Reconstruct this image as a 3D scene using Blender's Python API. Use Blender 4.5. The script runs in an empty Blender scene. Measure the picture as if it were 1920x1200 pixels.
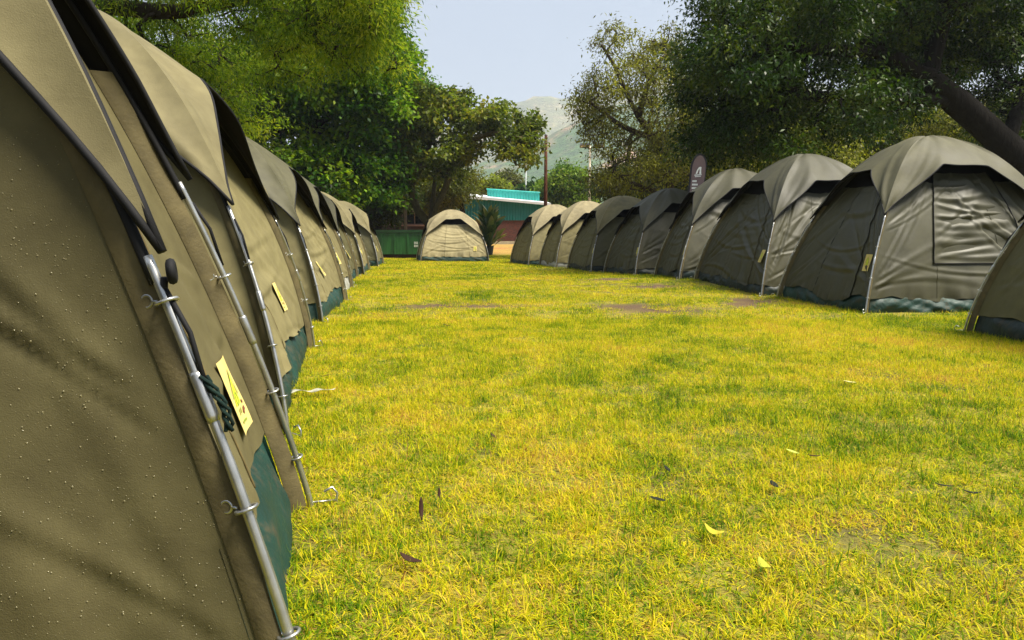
import bpy, bmesh, math, random
import numpy as np
from mathutils import Vector, Matrix, noise as mnoise

scene = bpy.context.scene
COL = scene.collection
R = math.radians

# ---------------------------------------------------------------- camera
cam_d = bpy.data.cameras.new('camera'); cam = bpy.data.objects.new('camera', cam_d); COL.objects.link(cam)
cam.location = (0, 0, 0.8)
cam.rotation_euler = (R(90 - 6.53), 0, 0)
cam_d.sensor_width = 36.0; cam_d.lens = 24.56
cam_d.clip_start = 0.05; cam_d.clip_end = 6000
scene.camera = cam

# ---------------------------------------------------------------- sky, sun, exposure
SUN_EL, SUN_AZ = 60.0, 108.0          # azimuth clockwise from +Y (the view direction): right and slightly behind
world = bpy.data.worlds.new('World'); scene.world = world; world.use_nodes = True
nt = world.node_tree; nt.nodes.clear()
wo = nt.nodes.new('ShaderNodeOutputWorld'); bg = nt.nodes.new('ShaderNodeBackground')
sky = nt.nodes.new('ShaderNodeTexSky'); sky.sky_type = 'NISHITA'; sky.sun_disc = False
sky.sun_elevation = R(SUN_EL); sky.sun_rotation = R(SUN_AZ)
sky.air_density = 1.0; sky.dust_density = 4.0; sky.ozone_density = 1.0; sky.altitude = 1200
veil = nt.nodes.new('ShaderNodeMix'); veil.data_type = 'RGBA'; veil.inputs[0].default_value = 0.88
veil.inputs[7].default_value = (2.0, 2.36, 3.0, 1)   # the even grey-blue rain cloud that covers the sky
cn = nt.nodes.new('ShaderNodeTexNoise'); cn.inputs['Scale'].default_value = 2.4; cn.inputs['Detail'].default_value = 5; cn.inputs['Distortion'].default_value = 0.4
cr_ = nt.nodes.new('ShaderNodeValToRGB'); cr_.color_ramp.elements[0].position = 0.3; cr_.color_ramp.elements[1].position = 0.7
cr_.color_ramp.elements[0].color = (1.66, 1.97, 2.5, 1); cr_.color_ramp.elements[1].color = (2.02, 2.28, 2.75, 1)
nt.links.new(cn.outputs[0], cr_.inputs[0]); nt.links.new(cr_.outputs[0], veil.inputs[7])   # soft uneven rain cloud, the same all round
nt.links.new(sky.outputs[0], veil.inputs[6]); nt.links.new(veil.outputs[2], bg.inputs[0])
bg.inputs[1].default_value = 0.05
nt.links.new(bg.outputs[0], wo.inputs[0])
sun_d = bpy.data.lights.new('sun', 'SUN'); sun = bpy.data.objects.new('sun', sun_d); COL.objects.link(sun)
sun_d.energy = 2.35; sun_d.angle = R(24); sun_d.color = (1.0, 0.93, 0.8)
_az, _el = R(SUN_AZ), R(SUN_EL)
sd = Vector((math.sin(_az) * math.cos(_el), math.cos(_az) * math.cos(_el), math.sin(_el)))
sun.rotation_euler = sd.to_track_quat('Z', 'Y').to_euler()
vs = scene.view_settings
vs.view_transform = 'Standard'; vs.look = 'None'; vs.gamma = 1.0; vs.use_curve_mapping = False
vs.exposure = 2.4
cy = scene.cycles
cy.max_bounces = 5; cy.diffuse_bounces = 3; cy.glossy_bounces = 2; cy.transmission_bounces = 3
cy.transparent_max_bounces = 4; cy.volume_bounces = 0
scene.render.use_persistent_data = False

# ---------------------------------------------------------------- helpers
def tag(o, label=None, cat=None, group=None, kind=None):
    if label: o['label'] = label
    if cat: o['category'] = cat
    if group: o['group'] = group
    if kind: o['kind'] = kind
    return o

def empty(name, loc, rz=0.0, label=None, cat=None, group=None):
    o = bpy.data.objects.new(name, None); COL.objects.link(o)
    o.empty_display_size = 0.2
    o.location = loc; o.rotation_euler = (0, 0, rz)
    return tag(o, label, cat, group)

def link(name, me, m=None, parent=None, smooth=False):
    if m is not None and not me.materials: me.materials.append(m)
    if smooth and len(me.polygons): me.polygons.foreach_set('use_smooth', np.ones(len(me.polygons), bool))
    o = bpy.data.objects.new(name, me); COL.objects.link(o)
    if parent is not None:
        o.parent = parent
        w = Matrix.Identity(4); q = parent
        while q is not None:
            w = Matrix.LocRotScale(q.location, q.rotation_euler, q.scale) @ w
            if q.parent is not None: w = q.matrix_parent_inverse @ w
            q = q.parent
        o.matrix_parent_inverse = w.inverted()      # parts are written in world coordinates
    return o

def np_mesh(name, V, F, cols=None, uvs=None):
    """V (n,3), F (m,4) or (m,3) int arrays."""
    me = bpy.data.meshes.new(name)
    V = np.ascontiguousarray(V, np.float32); F = np.ascontiguousarray(F, np.int32)
    k = F.shape[1]
    me.vertices.add(len(V)); me.vertices.foreach_set('co', V.ravel())
    me.loops.add(F.size); me.loops.foreach_set('vertex_index', F.ravel())
    me.polygons.add(len(F)); me.polygons.foreach_set('loop_start', np.arange(0, F.size, k, dtype=np.int32))
    if cols is not None:
        a = me.color_attributes.new('Col', 'FLOAT_COLOR', 'POINT')
        c = np.ones((len(V), 4), np.float32); c[:, :cols.shape[1]] = cols
        a.data.foreach_set('color', c.ravel())
    me.update(calc_edges=True); me.validate()
    return me

class MB:
    """collects simple shapes into one mesh"""
    def __init__(s): s.v = []; s.f = []
    def add(s, V, F):
        b = len(s.v); s.v += [tuple(p) for p in V]; s.f += [tuple(b + i for i in f) for f in F]
    def box(s, c, d, M=None):
        x, y, z = [k / 2 for k in d]
        P = [Vector((sx * x, sy * y, sz * z)) for sz in (-1, 1) for sx, sy in ((-1, -1), (1, -1), (1, 1), (-1, 1))]
        if M is not None: P = [M @ p for p in P]
        P = [p + Vector(c) for p in P]
        s.add(P, [(3, 2, 1, 0), (4, 5, 6, 7), (0, 1, 5, 4), (1, 2, 6, 5), (2, 3, 7, 6), (3, 0, 4, 7)])
    def tube(s, pts, rad, n=8, cap=True):
        pts = [Vector(p) for p in pts]
        if not hasattr(rad, '__len__'): rad = [rad] * len(pts)
        rings = []; up = None
        V = []
        for i, p in enumerate(pts):
            t = (pts[min(i + 1, len(pts) - 1)] - pts[max(i - 1, 0)])
            if t.length < 1e-9: t = Vector((0, 0, 1))
            t.normalize()
            if up is None:
                up = t.orthogonal().normalized()
            else:
                up = (up - t * up.dot(t))
                up = up.normalized() if up.length > 1e-6 else t.orthogonal().normalized()
            b = t.cross(up)
            for k in range(n):
                a = 2 * math.pi * k / n
                V.append(p + (up * math.cos(a) + b * math.sin(a)) * rad[i])
        F = []
        for i in range(len(pts) - 1):
            for k in range(n):
                F.append((i * n + k, i * n + (k + 1) % n, (i + 1) * n + (k + 1) % n, (i + 1) * n + k))
        if cap:
            F.append(tuple(range(n - 1, -1, -1))); F.append(tuple((len(pts) - 1) * n + k for k in range(n)))
        s.add(V, F)
    def ring(s, c, axis, r, rt, n=14, m=6):
        c = Vector(c); q = Vector(axis).to_track_quat('Z', 'Y')
        V = []; F = []
        for i in range(n):
            a = 2 * math.pi * i / n
            for j in range(m):
                b = 2 * math.pi * j / m
                V.append(c + q @ Vector(((r + rt * math.cos(b)) * math.cos(a), (r + rt * math.cos(b)) * math.sin(a), rt * math.sin(b))))
        for i in range(n):
            for j in range(m):
                F.append((i * m + j, ((i + 1) % n) * m + j, ((i + 1) % n) * m + (j + 1) % m, i * m + (j + 1) % m))
        s.add(V, F)
    def build(s, name, m, parent=None, smooth=False):
        me = bpy.data.meshes.new(name); me.from_pydata(s.v, [], s.f); me.update()
        return link(name, me, m, parent, smooth)

def grid_mesh(P, name, m, parent=None, smooth=True, closed=False):
    """P (a,b,3) array -> quad sheet"""
    a, b = P.shape[:2]
    I = np.arange(a * b).reshape(a, b)
    F = np.stack([I[:-1, :-1], I[1:, :-1], I[1:, 1:], I[:-1, 1:]], -1).reshape(-1, 4)
    return link(name, np_mesh(name, P.reshape(-1, 3), F), m, parent, smooth)

# ---------------------------------------------------------------- materials
def mat(name):
    m = bpy.data.materials.new(name); m.use_nodes = True
    n = m.node_tree.nodes; b = n['Principled BSDF']
    return m, m.node_tree, b

def nd(t, typ, **kw):
    n = t.nodes.new(typ)
    for k, v in kw.items(): setattr(n, k, v)
    return n

def ramp(t, stops, fac=None, interp='LINEAR'):
    r = t.nodes.new('ShaderNodeValToRGB'); r.color_ramp.interpolation = interp
    e = r.color_ramp.elements
    while len(e) < len(stops): e.new(0.5)
    for i, (p, c) in enumerate(stops):
        e[i].position = p; e[i].color = tuple(c) + ((1,) if len(c) == 3 else ())
    if fac is not None: t.links.new(fac, r.inputs[0])
    return r

def noise_node(t, scale, detail=4, rough=0.55, vec=None, dist=0.0):
    n = t.nodes.new('ShaderNodeTexNoise'); n.inputs['Scale'].default_value = scale
    n.inputs['Detail'].default_value = detail; n.inputs['Roughness'].default_value = rough; n.inputs['Distortion'].default_value = dist
    if vec is not None: t.links.new(vec, n.inputs['Vector'])
    return n

def mixc(t, a, b, fac, blend='MIX'):
    m = t.nodes.new('ShaderNodeMix'); m.data_type = 'RGBA'; m.blend_type = blend
    for s, v in ((0, fac), (6, a), (7, b)):
        if hasattr(v, 'is_output'): t.links.new(v, m.inputs[s])
        elif s == 0: m.inputs[0].default_value = v
        else: m.inputs[s].default_value = tuple(v) + ((1,) if len(v) == 3 else ())
    return m.outputs[2]

def bump(t, h, strength, dist, prev=None):
    b = t.nodes.new('ShaderNodeBump'); b.inputs['Strength'].default_value = strength; b.inputs['Distance'].default_value = dist
    t.links.new(h, b.inputs['Height'])
    if prev is not None: t.links.new(prev, b.inputs['Normal'])
    return b.outputs[0]

def wpos(t):
    return nd(t, 'ShaderNodeNewGeometry').outputs['Position']

def plain(name, col, rough=0.6, metal=0.0, spec=0.5, var=0.25, scale=6.0, bumpy=0.0):
    m, t, b = mat(name)
    P = wpos(t)
    n = noise_node(t, scale, 5, 0.6, P)
    r = ramp(t, [(0.3, [c * (1 - var) for c in col]), (0.7, [min(1, c * (1 + var)) for c in col])], n.outputs[0])
    t.links.new(r.outputs[0], b.inputs['Base Color'])
    b.inputs['Roughness'].default_value = rough; b.inputs['Metallic'].default_value = metal
    b.inputs['Specular IOR Level'].default_value = spec
    if bumpy:
        t.links.new(bump(t, noise_node(t, scale * 8, 4, 0.6, P).outputs[0], 0.5, bumpy), b.inputs['Normal'])
    return m

def canvas(name, col, wet=0.3, weave=1.0, under_shade=None):
    col = [k * 0.9 for k in col]
    m, t, b = mat(name)
    P = wpos(t)
    n1 = noise_node(t, 1.7, 5, 0.6, P, 0.4); n2 = noise_node(t, 9, 5, 0.65, P)
    c = ramp(t, [(0.3, [k * 0.78 for k in col]), (0.52, col), (0.75, [k * 1.16 for k in col])], n1.outputs[0])
    c2 = ramp(t, [(0.3, (0.82, 0.80, 0.76)), (0.65, (1.08, 1.07, 1.04))], n2.outputs[0])
    base = mixc(t, c.outputs[0], c2.outputs[0], 1.0, 'MULTIPLY')
    if under_shade:                      # inner side of the cloth blackened, shade under the fly put into its colour
        base = mixc(t, base, under_shade, nd(t, 'ShaderNodeNewGeometry').outputs['Backfacing'])
    t.links.new(base, b.inputs['Base Color'])
    rr = ramp(t, [(0.35, (0.78 - 0.24 * wet,) * 3), (0.7, (0.88 - 0.18 * wet,) * 3)], n1.outputs[0])
    t.links.new(rr.outputs[0], b.inputs['Roughness'])
    b.inputs['Specular IOR Level'].default_value = 0.2 + 0.2 * wet
    w = noise_node(t, 420, 2, 0.5, P); cr = noise_node(t, 14, 5, 0.6, P, 0.8)
    h = bump(t, cr.outputs[0], 0.10, 0.010)
    h = bump(t, w.outputs[0], 0.35 * weave, 0.0015, h)
    t.links.new(h, b.inputs['Normal'])
    return m

def leaf_mat(name, trans=0.35, rough=0.45, spec=0.2):
    m = bpy.data.materials.new(name); m.use_nodes = True; t = m.node_tree; t.nodes.clear()
    out = nd(t, 'ShaderNodeOutputMaterial')
    at = nd(t, 'ShaderNodeAttribute', attribute_name='Col')
    d = nd(t, 'ShaderNodeBsdfPrincipled')
    d.inputs['Roughness'].default_value = rough; d.inputs['Specular IOR Level'].default_value = spec
    tr = nd(t, 'ShaderNodeBsdfTranslucent')
    mx = nd(t, 'ShaderNodeMixShader'); mx.inputs[0].default_value = trans
    t.links.new(at.outputs[0], d.inputs['Base Color'])
    t.links.new(mixc(t, at.outputs[0], (1.25, 1.4, 0.5), 1.0, 'MULTIPLY'), tr.inputs[0])
    t.links.new(d.outputs[0], mx.inputs[1]); t.links.new(tr.outputs[0], mx.inputs[2])
    t.links.new(mx.outputs[0], out.inputs[0])
    return m

def bark_mat(name, col):
    m, t, b = mat(name)
    P = wpos(t)
    mp = nd(t, 'ShaderNodeMapping'); mp.inputs['Scale'].default_value = (9, 9, 2.2); t.links.new(P, mp.inputs[0])
    n = noise_node(t, 1.5, 6, 0.65, mp.outputs[0], 0.6)
    r = ramp(t, [(0.3, [k * 0.45 for k in col]), (0.55, col), (0.75, [k * 1.6 for k in col])], n.outputs[0])
    t.links.new(r.outputs[0], b.inputs['Base Color']); b.inputs['Roughness'].default_value = 0.9; b.inputs['Specular IOR Level'].default_value = 0.08
    t.links.new(bump(t, n.outputs[0], 1.0, 0.06), b.inputs['Normal'])
    return m

# ---------------------------------------------------------------- the lie of the land
def gz(x, y):
    """height of the ground"""
    x = np.asarray(x, float); y = np.asarray(y, float)
    z = 0.14 * np.exp(-((y - 12.9) / 2.3) ** 2 - ((x - 4.2) / 2.6) ** 2)
    k = np.clip((y - 31) / 15, 0, 1); z = z + 0.55 * k * k * (3 - 2 * k)
    z = z + 0.012 * np.sin(1.7 * x + 0.9 * y) * np.sin(0.8 * y - 1.1 * x) * np.clip((y - 2) / 4, 0, 1)
    return z
def gzf(x, y): return float(gz(x, y))
# ================================================================= SETTING
BARE = [(-.72, 8.5, .70, .32), (-.1, 8.45, .6, .22), (1.75, 7.9, .55, .42), (1.35, 8.3, .45, .32), (1.75, 13.2, .8, .6), (.45, 13.8, 1.0, .45), (3.2, 9.2, .45, .5), (2.9, 8.6, .4, .3), (2.4, 11.3, .5, .35), (.9, 3.0, .12, .10), (-.35, 2.1, .09, .07)]
def ground():
    def axis(lo, hi, fine_lo, fine_hi, step):
        a = list(np.arange(fine_lo, fine_hi + 1e-6, step)); s = step
        while a[-1] < hi: s *= 1.25; a.append(min(hi, a[-1] + s))
        s = step
        while a[0] > lo: s *= 1.25; a.insert(0, max(lo, a[0] - s))
        return np.array(a)
    xs = axis(-3000, 3000, -9, 12, 0.25); ys = axis(-60, 3000, -3, 48, 0.3)
    X, Y = np.meshgrid(xs, ys, indexing='ij')
    P = np.stack([X, Y, gz(X, Y)], -1)
    m, t, b = mat('turf soil')
    pos = wpos(t)
    a = noise_node(t, 0.9, 6, 0.65, pos, 0.5); f = noise_node(t, 30, 4, 0.7, pos)
    c1 = ramp(t, [(0.30, (0.045, 0.035, 0.010)), (0.46, (0.17, 0.155, 0.012)), (0.6, (0.28, 0.235, 0.016)), (0.8, (0.18, 0.11, 0.024))], a.outputs[0])
    c2 = ramp(t, [(0.3, (0.45, 0.42, 0.4)), (0.7, (1.3, 1.25, 1.1))], f.outputs[0])
    c = mixc(t, c1.outputs[0], c2.outputs[0], 1.0, 'MULTIPLY')
    # bare dry bank beyond the camp
    sep = nd(t, 'ShaderNodeSeparateXYZ'); t.links.new(pos, sep.inputs[0])
    mr = nd(t, 'ShaderNodeMapRange'); mr.inputs[1].default_value = 33; mr.inputs[2].default_value = 37
    t.links.new(sep.outputs[1], mr.inputs[0])
    dry = ramp(t, [(0.3, (0.20, 0.13, 0.02)), (0.5, (0.33, 0.20, 0.035)), (0.7, (0.30, 0.12, 0.03))], noise_node(t, 0.8, 6, 0.7, pos).outputs[0])
    c = mixc(t, c, dry.outputs[0], mr.outputs[0])
    ba = nd(t, 'ShaderNodeAttribute', attribute_name='bare'); c = mixc(t, c, (0.075, 0.036, 0.018), ba.outputs['Fac'])
    t.links.new(c, b.inputs['Base Color']); b.inputs['Roughness'].default_value = 0.9
    t.links.new(bump(t, f.outputs[0], 0.8, 0.03), b.inputs['Normal'])
    o = grid_mesh(P, 'ground', m)
    bare = np.zeros(X.shape)
    for (x, y, rx, ry) in BARE: bare = np.maximum(bare, np.exp(-(((X - x) / rx) ** 2 + ((Y - y) / ry) ** 2) ** 1.5))
    at = o.data.attributes.new('bare', 'FLOAT', 'POINT'); at.data.foreach_set('value', bare.astype(np.float32).ravel())
    tag(o, kind='structure')
ground()

def hill(name, y0, y1, ridge, depth, cols, seed, rough):
    """ridge: list of (x, z) at distance y1; rises from its foot at y0"""
    xs = np.linspace(ridge[0][0], ridge[-1][0], 170); ys = np.linspace(0, 1, 60)
    zr = np.interp(xs, [p[0] for p in ridge], [p[1] for p in ridge])
    rng = np.random.default_rng(seed)
    nz = np.array([[mnoise.fractal(Vector((x * 0.006 + seed, v * 4.0, seed)), 0.9, 2.1, 6) for v in ys] for x in xs])
    n2 = np.array([mnoise.fractal(Vector((x * 0.01, seed * 3.1, 0)), 0.9, 2.1, 4) for x in xs])
    zr = zr * (1 + 0.05 * n2)
    front = np.minimum(ys / 0.8, 1); back = np.clip((ys - 0.8) / 0.2, 0, 1)
    prof = front ** 1.15 * (1 - 0.6 * back)
    Z = zr[:, None] * prof[None] + nz * zr[:, None] * rough * np.sin(np.pi * np.minimum(front, 0.97))[None] - 0.5
    Y = y0 + (y1 - y0) / 0.8 * ys[None] + nz * 28
    P = np.stack([np.repeat(xs[:, None], 60, 1), Y, Z], -1)
    m, t, b = mat(name + ' cover')
    pos = wpos(t)
    n = noise_node(t, 0.014, 8, 0.68, pos, 0.6); f = noise_node(t, 0.09, 6, 0.7, pos)
    c = ramp(t, cols, n.outputs[0]); c2 = ramp(t, [(0.35, (0.4, 0.42, 0.4)), (0.6, (1.3, 1.3, 1.2))], f.outputs[0])
    t.links.new(mixc(t, c.outputs[0], c2.outputs[0], 1.0, 'MULTIPLY'), b.inputs['Base Color'])
    b.inputs['Roughness'].default_value = 1.0
    t.links.new(bump(t, f.outputs[0], 1.0, 6.0), b.inputs['Normal'])
    o = grid_mesh(P, name, m); tag(o, kind='structure')
GRN = [(0.30, (0.02, 0.065, 0.014)), (0.5, (0.05, 0.105, 0.022)), (0.6, (0.13, 0.13, 0.055)), (0.68, (0.42, 0.25, 0.16))]
DRY = [(0.30, (0.07, 0.10, 0.035)), (0.5, (0.14, 0.14, 0.06)), (0.66, (0.28, 0.22, 0.13))]
hill('hill', 520, 920, [(-840, 40), (-320, 52), (-120, 80), (-56, 96), (-16, 112), (28, 124), (64, 142), (104, 166), (240, 190), (600, 160), (960, 60)], 0, GRN, 3, 0.10)
hill('mountain', 1040, 1800, [(-1800, 80), (-600, 120), (-180, 270), (-60, 318), (40, 346), (100, 356), (156, 364), (280, 380), (640, 400), (1240, 300), (1800, 120)], 0, DRY, 8, 0.07)

# ================================================================= BUILDINGS
def corr(P0, u, w, z0, z1f, pitch, amp, name, m, parent):
    """corrugated sheet standing on the line P0 + u*s, s in 0..w, from z0 to z1f(s)"""
    n = int(w / pitch * 6); s = np.linspace(0, w, n); ph = (s / pitch * 6).astype(int) % 6
    a = np.array([0, 0.15, 1, 1, 0.85, 0])[ph] * amp
    nrm = np.array([u[1], -u[0]])
    x = P0[0] + u[0] * s + nrm[0] * a; y = P0[1] + u[1] * s + nrm[1] * a
    lo = np.stack([x, y, np.full(n, z0)], -1); hi = np.stack([x, y, z1f(s)], -1)
    return grid_mesh(np.stack([lo, hi], 1), name, m, parent, smooth=False)

def hall():
    """teal sheet-metal hall on a brick base"""
    teal = plain('teal sheet', (0.008, 0.135, 0.135), 0.45, 0.0, 0.4, 0.12, 1.2)
    hall_side = None
    light = plain('turquoise sheet', (0.04, 0.40, 0.35), 0.4, 0.0, 0.4, 0.15, 0.8)
    white = plain('roof sheet', (0.6, 0.62, 0.62), 0.45, 0.0, 0.4, 0.08, 1.0)
    m, t, b = mat('red brick')
    pos = wpos(t); mp = nd(t, 'ShaderNodeMapping'); mp.inputs['Rotation'].default_value = (R(90), 0, 0); t.links.new(pos, mp.inputs[0])
    br = nd(t, 'ShaderNodeTexBrick'); br.inputs['Scale'].default_value = 4.5
    br.inputs['Color1'].default_value = (0.13, 0.032, 0.022, 1); br.inputs['Color2'].default_value = (0.06, 0.022, 0.018, 1); br.inputs['Mortar'].default_value = (0.13, 0.08, 0.065, 1)
    t.links.new(mp.outputs[0], br.inputs[0]); t.links.new(br.outputs[0], b.inputs['Base Color']); b.inputs['Roughness'].default_value = 0.85
    zb = 0.5
    h = empty('sports_hall', (-.4, 48, zb), 0, 'long low hall with teal corrugated walls above dark red brick, behind the tents', 'building')
    mb = MB(); mb.box((-.38, 54.0, zb + 0.85), (5.6, 12, 1.9)); mb.build('brick_wall', m, h)
    top = lambda s: 3.62 - 0.09 * s
    corr((-3.25, 47.93), (1, 0), 5.75, 2.13, top, 0.19, 0.035, 'corrugated_wall', teal, h)
    mb = MB()                                              # roof: one shallow slope, eaves proud of the wall
    x0, x1, y0, y1 = -3.5, 2.62, 47.6, 60.5
    z0, z1 = 3.66, 3.11
    for dz, nm in ((0, 0),):
        V = [(x0, y0, z0), (x1, y0, z1), (x1, y1, z1 + 0.9), (x0, y1, z0 + 0.9)]
        V += [(x, y, z + 0.16) for x, y, z in V]
        mb.add(V, [(3, 2, 1, 0), (4, 5, 6, 7), (0, 1, 5, 4), (1, 2, 6, 5), (2, 3, 7, 6), (3, 0, 4, 7)])
    mb.build('roof', white, h)
    mb = MB(); mb.box((0.1, 54.2, 3.2), (3.9, 1.9, 1.9)); back = mb.build('clerestory_frame', teal, h)
    corr((-1.85, 53.0), (1, 0), 3.9, 3.4, lambda s: 4.56 - 0.066 * s, 0.22, 0.035, 'clerestory_wall', light, h)
    mb = MB(); mb.tube([(-1.9, 52.93, 4.58), (2.1, 52.93, 4.32)], 0.05, 6); mb.build('ridge_flashing', light, h)
    # kerb in front
    k = MB(); k.box((2.0, 45.0, 0.62), (16, 0.25, 0.22)); o = k.build('kerb', plain('kerb concrete', (0.42, 0.38, 0.28), 0.9, var=0.2, bumpy=0.004), None)
    tag(o, 'low pale concrete kerb along the foot of the brick hall', 'kerb')
hall()

def brick_house():
    m, t, b = mat('brown brick')
    pos = wpos(t); mp = nd(t, 'ShaderNodeMapping'); mp.inputs['Rotation'].default_value = (R(90), 0, 0); t.links.new(pos, mp.inputs[0])
    br = nd(t, 'ShaderNodeTexBrick'); br.inputs['Scale'].default_value = 4.5
    br.inputs['Color1'].default_value = (0.075, 0.035, 0.026, 1); br.inputs['Color2'].default_value = (0.05, 0.026, 0.02, 1); br.inputs['Mortar'].default_value = (0.09, 0.06, 0.05, 1)
    t.links.new(mp.outputs[0], br.inputs[0]); t.links.new(br.outputs[0], b.inputs['Base Color']); b.inputs['Roughness'].default_value = 0.85
    glass = plain('dark window glass', (0.012, 0.012, 0.012), 0.12, 0, 0.5)
    sill = plain('pink sill', (0.30, 0.17, 0.13), 0.8); roofm = plain('brown roof', (0.04, 0.028, 0.022), 0.8, bumpy=0.01)
    h = empty('brick_house', (-8.5, 44, 0.5), 0, 'dark brown brick house behind the green bin and the trees', 'building')
    x0, x1, y = -15.0, -4.0, 44.0
    wins = [(-9.9, 1.5), (-7.9, 1.2), (-6.1, 1.6), (-13.0, 1.8)]
    mb = MB()
    mb.box(((x0 + x1) / 2, y + 3, 1.0), (x1 - x0, 6, 1.5)); mb.box(((x0 + x1) / 2, y + 3.1, 2.9), (x1 - x0, 5.8, 0.6))
    edges = sorted([(c - w / 2, c + w / 2) for c, w in wins]); p = x0
    for a, bb in edges + [(x1, x1)]:
        mb.box(((p + a) / 2, y + 3.05, 2.18), (a - p, 5.9, 0.86)); p = bb
    mb.build('wall', m, h)
    for c, w in wins:
        f = MB()
        for dx in (-w / 2 + 0.03, 0, w / 2 - 0.03): f.box((c + dx, y + 0.2, 2.18), (0.06, 0.06, 0.85))
        for dz in (-0.4, 0.4): f.box((c, y + 0.2, 2.18 + dz), (w - 0.13, 0.055, 0.06))
        fo = f.build('window', sill, h)
        g = MB(); g.box((c, y + 0.24, 2.18), (w - 0.02, 0.01, 0.84)); g.build('pane', glass, fo)
        s = MB(); s.box((c, y - 0.03, 1.70), (w + 0.2, 0.14, 0.08)); s.build('sill', sill, fo)
    mb = MB(); V = [(x0 - .5, y - .5, 3.21), (x1 + .5, y - .5, 3.21), (x1 + .5, y + 6.5, 3.21), (x0 - .5, y + 6.5, 3.21), (x0 + 1, y + 3, 4.6), (x1 - 1, y + 3, 4.6)]
    mb.add(V, [(3, 2, 1, 0), (0, 1, 5, 4), (1, 2, 5), (2, 3, 4, 5), (3, 0, 4)]); mb.build('roof', roofm, h)
brick_house()

def skip_bin():
    """green steel rubbish bin"""
    m, t, b = mat('green painted steel')
    pos = wpos(t); mp = nd(t, 'ShaderNodeMapping'); mp.inputs['Scale'].default_value = (5, 5, 0.5); t.links.new(pos, mp.inputs[0])
    n = noise_node(t, 1.6, 6, 0.7, mp.outputs[0])
    r = ramp(t, [(0.33, (0.008, 0.035, 0.01)), (0.55, (0.018, 0.10, 0.02)), (0.8, (0.04, 0.14, 0.035))], n.outputs[0])
    t.links.new(r.outputs[0], b.inputs['Base Color']); b.inputs['Roughness'].default_value = 0.4
    dark = plain('dark bin rubber', (0.012, 0.016, 0.012), 0.5); rust = plain('rusty skid', (0.05, 0.025, 0.012), 0.8)
    white = plain('stencil white', (0.42, 0.44, 0.38), 0.7, var=0.4, scale=30)
    z = gzf(-4.8, 30.8)
    h = empty('rubbish_skip', (-4.8, 31, z), 0, 'dark green steel rubbish skip standing behind the pale tent at the end', 'skip')
    x0, x1, y0, y1 = -6.3, -3.9, 30.6, 32.0
    mb = MB(); mb.box(((x0 + x1) / 2, (y0 + y1) / 2, z + 0.66), (x1 - x0, y1 - y0, 0.94)); mb.build('body', m, h)
    mb = MB(); mb.box(((x0 + x1) / 2, (y0 + y1) / 2, z + 1.19), (x1 - x0 + .12, y1 - y0 + .12, 0.11)); mb.build('rim', plain('green rim', (0.012, 0.045, 0.014), 0.35, var=.2), h)
    for k in range(5):
        mb = MB(); mb.box((x0 + 0.06 + k * (x1 - x0 - .12) / 4, y0 - 0.022, z + 0.655), (0.07, 0.04, 0.92)); mb.build('rib', m, h)
    for k in range(2):
        mb = MB(); mb.box(((x0 + x1) / 2, y0 + 0.25 + k * 0.9, z + 0.09), (x1 - x0 - .1, 0.16, 0.17)); mb.build('skid', rust, h)
    mb = MB()
    for a, c in ((-0.045, 0.045), (0.045, 0.045), (-0.045, -0.045), (0.045, -0.045)): mb.box((-4.18 + a, y0 - 0.012, z + 0.62 + c * 1.5), (0.07, 0.015, 0.1))
    mb.build('stencil_mark', white, h)
skip_bin()

# ================================================================= POLES
def utility_pole():
    z = gzf(1.9, 40)
    o = empty('utility_pole', (1.9, 40, z), 0, 'bare brown wooden utility pole rising above the teal hall', 'pole')
    m = bark_mat('creosote wood', (0.085, 0.035, 0.02))
    mb = MB(); mb.tube([(1.9, 40, z), (1.895, 40, 3.5), (1.9, 40, 6.62)], [0.11, 0.10, 0.085], 10); mb.build('pole', m, o, True)
    mb = MB(); mb.tube([(1.9, 40, 6.621), (1.9, 40, 6.69)], [0.10, 0.06], 10); mb.build('cap', plain('zinc cap', (0.1, 0.1, 0.1), 0.5, 0.6), o)
utility_pole()

def floodlight_pole():
    x, y = 5.03, 46.0; z = gzf(x, y)
    o = empty('floodlight_pole', (x, y, z), 0, 'slim pale floodlight pole with two flat lamps on a crossarm', 'street lamp')
    pole = plain('pale galvanised', (0.50, 0.42, 0.30), 0.5, 0.2); dark = plain('lamp grey', (0.07, 0.075, 0.08), 0.5)
    mb = MB(); mb.tube([(x, y, z), (x, y, 6.85)], [0.10, 0.065], 10); mb.build('pole', pole, o, True)
    mb = MB(); mb.tube([(x - 0.55, y, 6.72), (x + 0.85, y, 6.72)], 0.03, 6); mb.build('crossarm', dark, o)
    for dx in (-0.35, 0.6):
        mb = MB(); mb.box((x + dx, y - 0.1, 6.86), (0.62, 0.4, 0.13), Matrix.Rotation(R(-12), 3, 'X')); l = mb.build('lamp', dark, o)
        mb = MB(); mb.box((x + dx, y - 0.11, 6.785), (0.5, 0.3, 0.012), Matrix.Rotation(R(-12), 3, 'X')); mb.build('lamp_glass', plain('lamp glass', (0.4, 0.42, 0.42), 0.15), l)
floodlight_pole()

def thin_mast():
    x, y = 1.21, 62.0; z = gzf(x, y)
    o = empty('mast', (x, y, z), 0, 'thin grey steel mast seen above the turquoise roof', 'mast')
    g = plain('mast grey', (0.33, 0.36, 0.35), 0.5)
    mb = MB(); mb.tube([(x, y, z), (x, y, 4.0), (x, y, 7.7)], [0.09, 0.08, 0.05], 8); mb.build('shaft', g, o, True)
    mb = MB(); mb.tube([(x, y, 7.701), (x, y, 7.8)], [0.065, 0.03], 8); mb.build('finial', g, o)
thin_mast()

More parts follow.
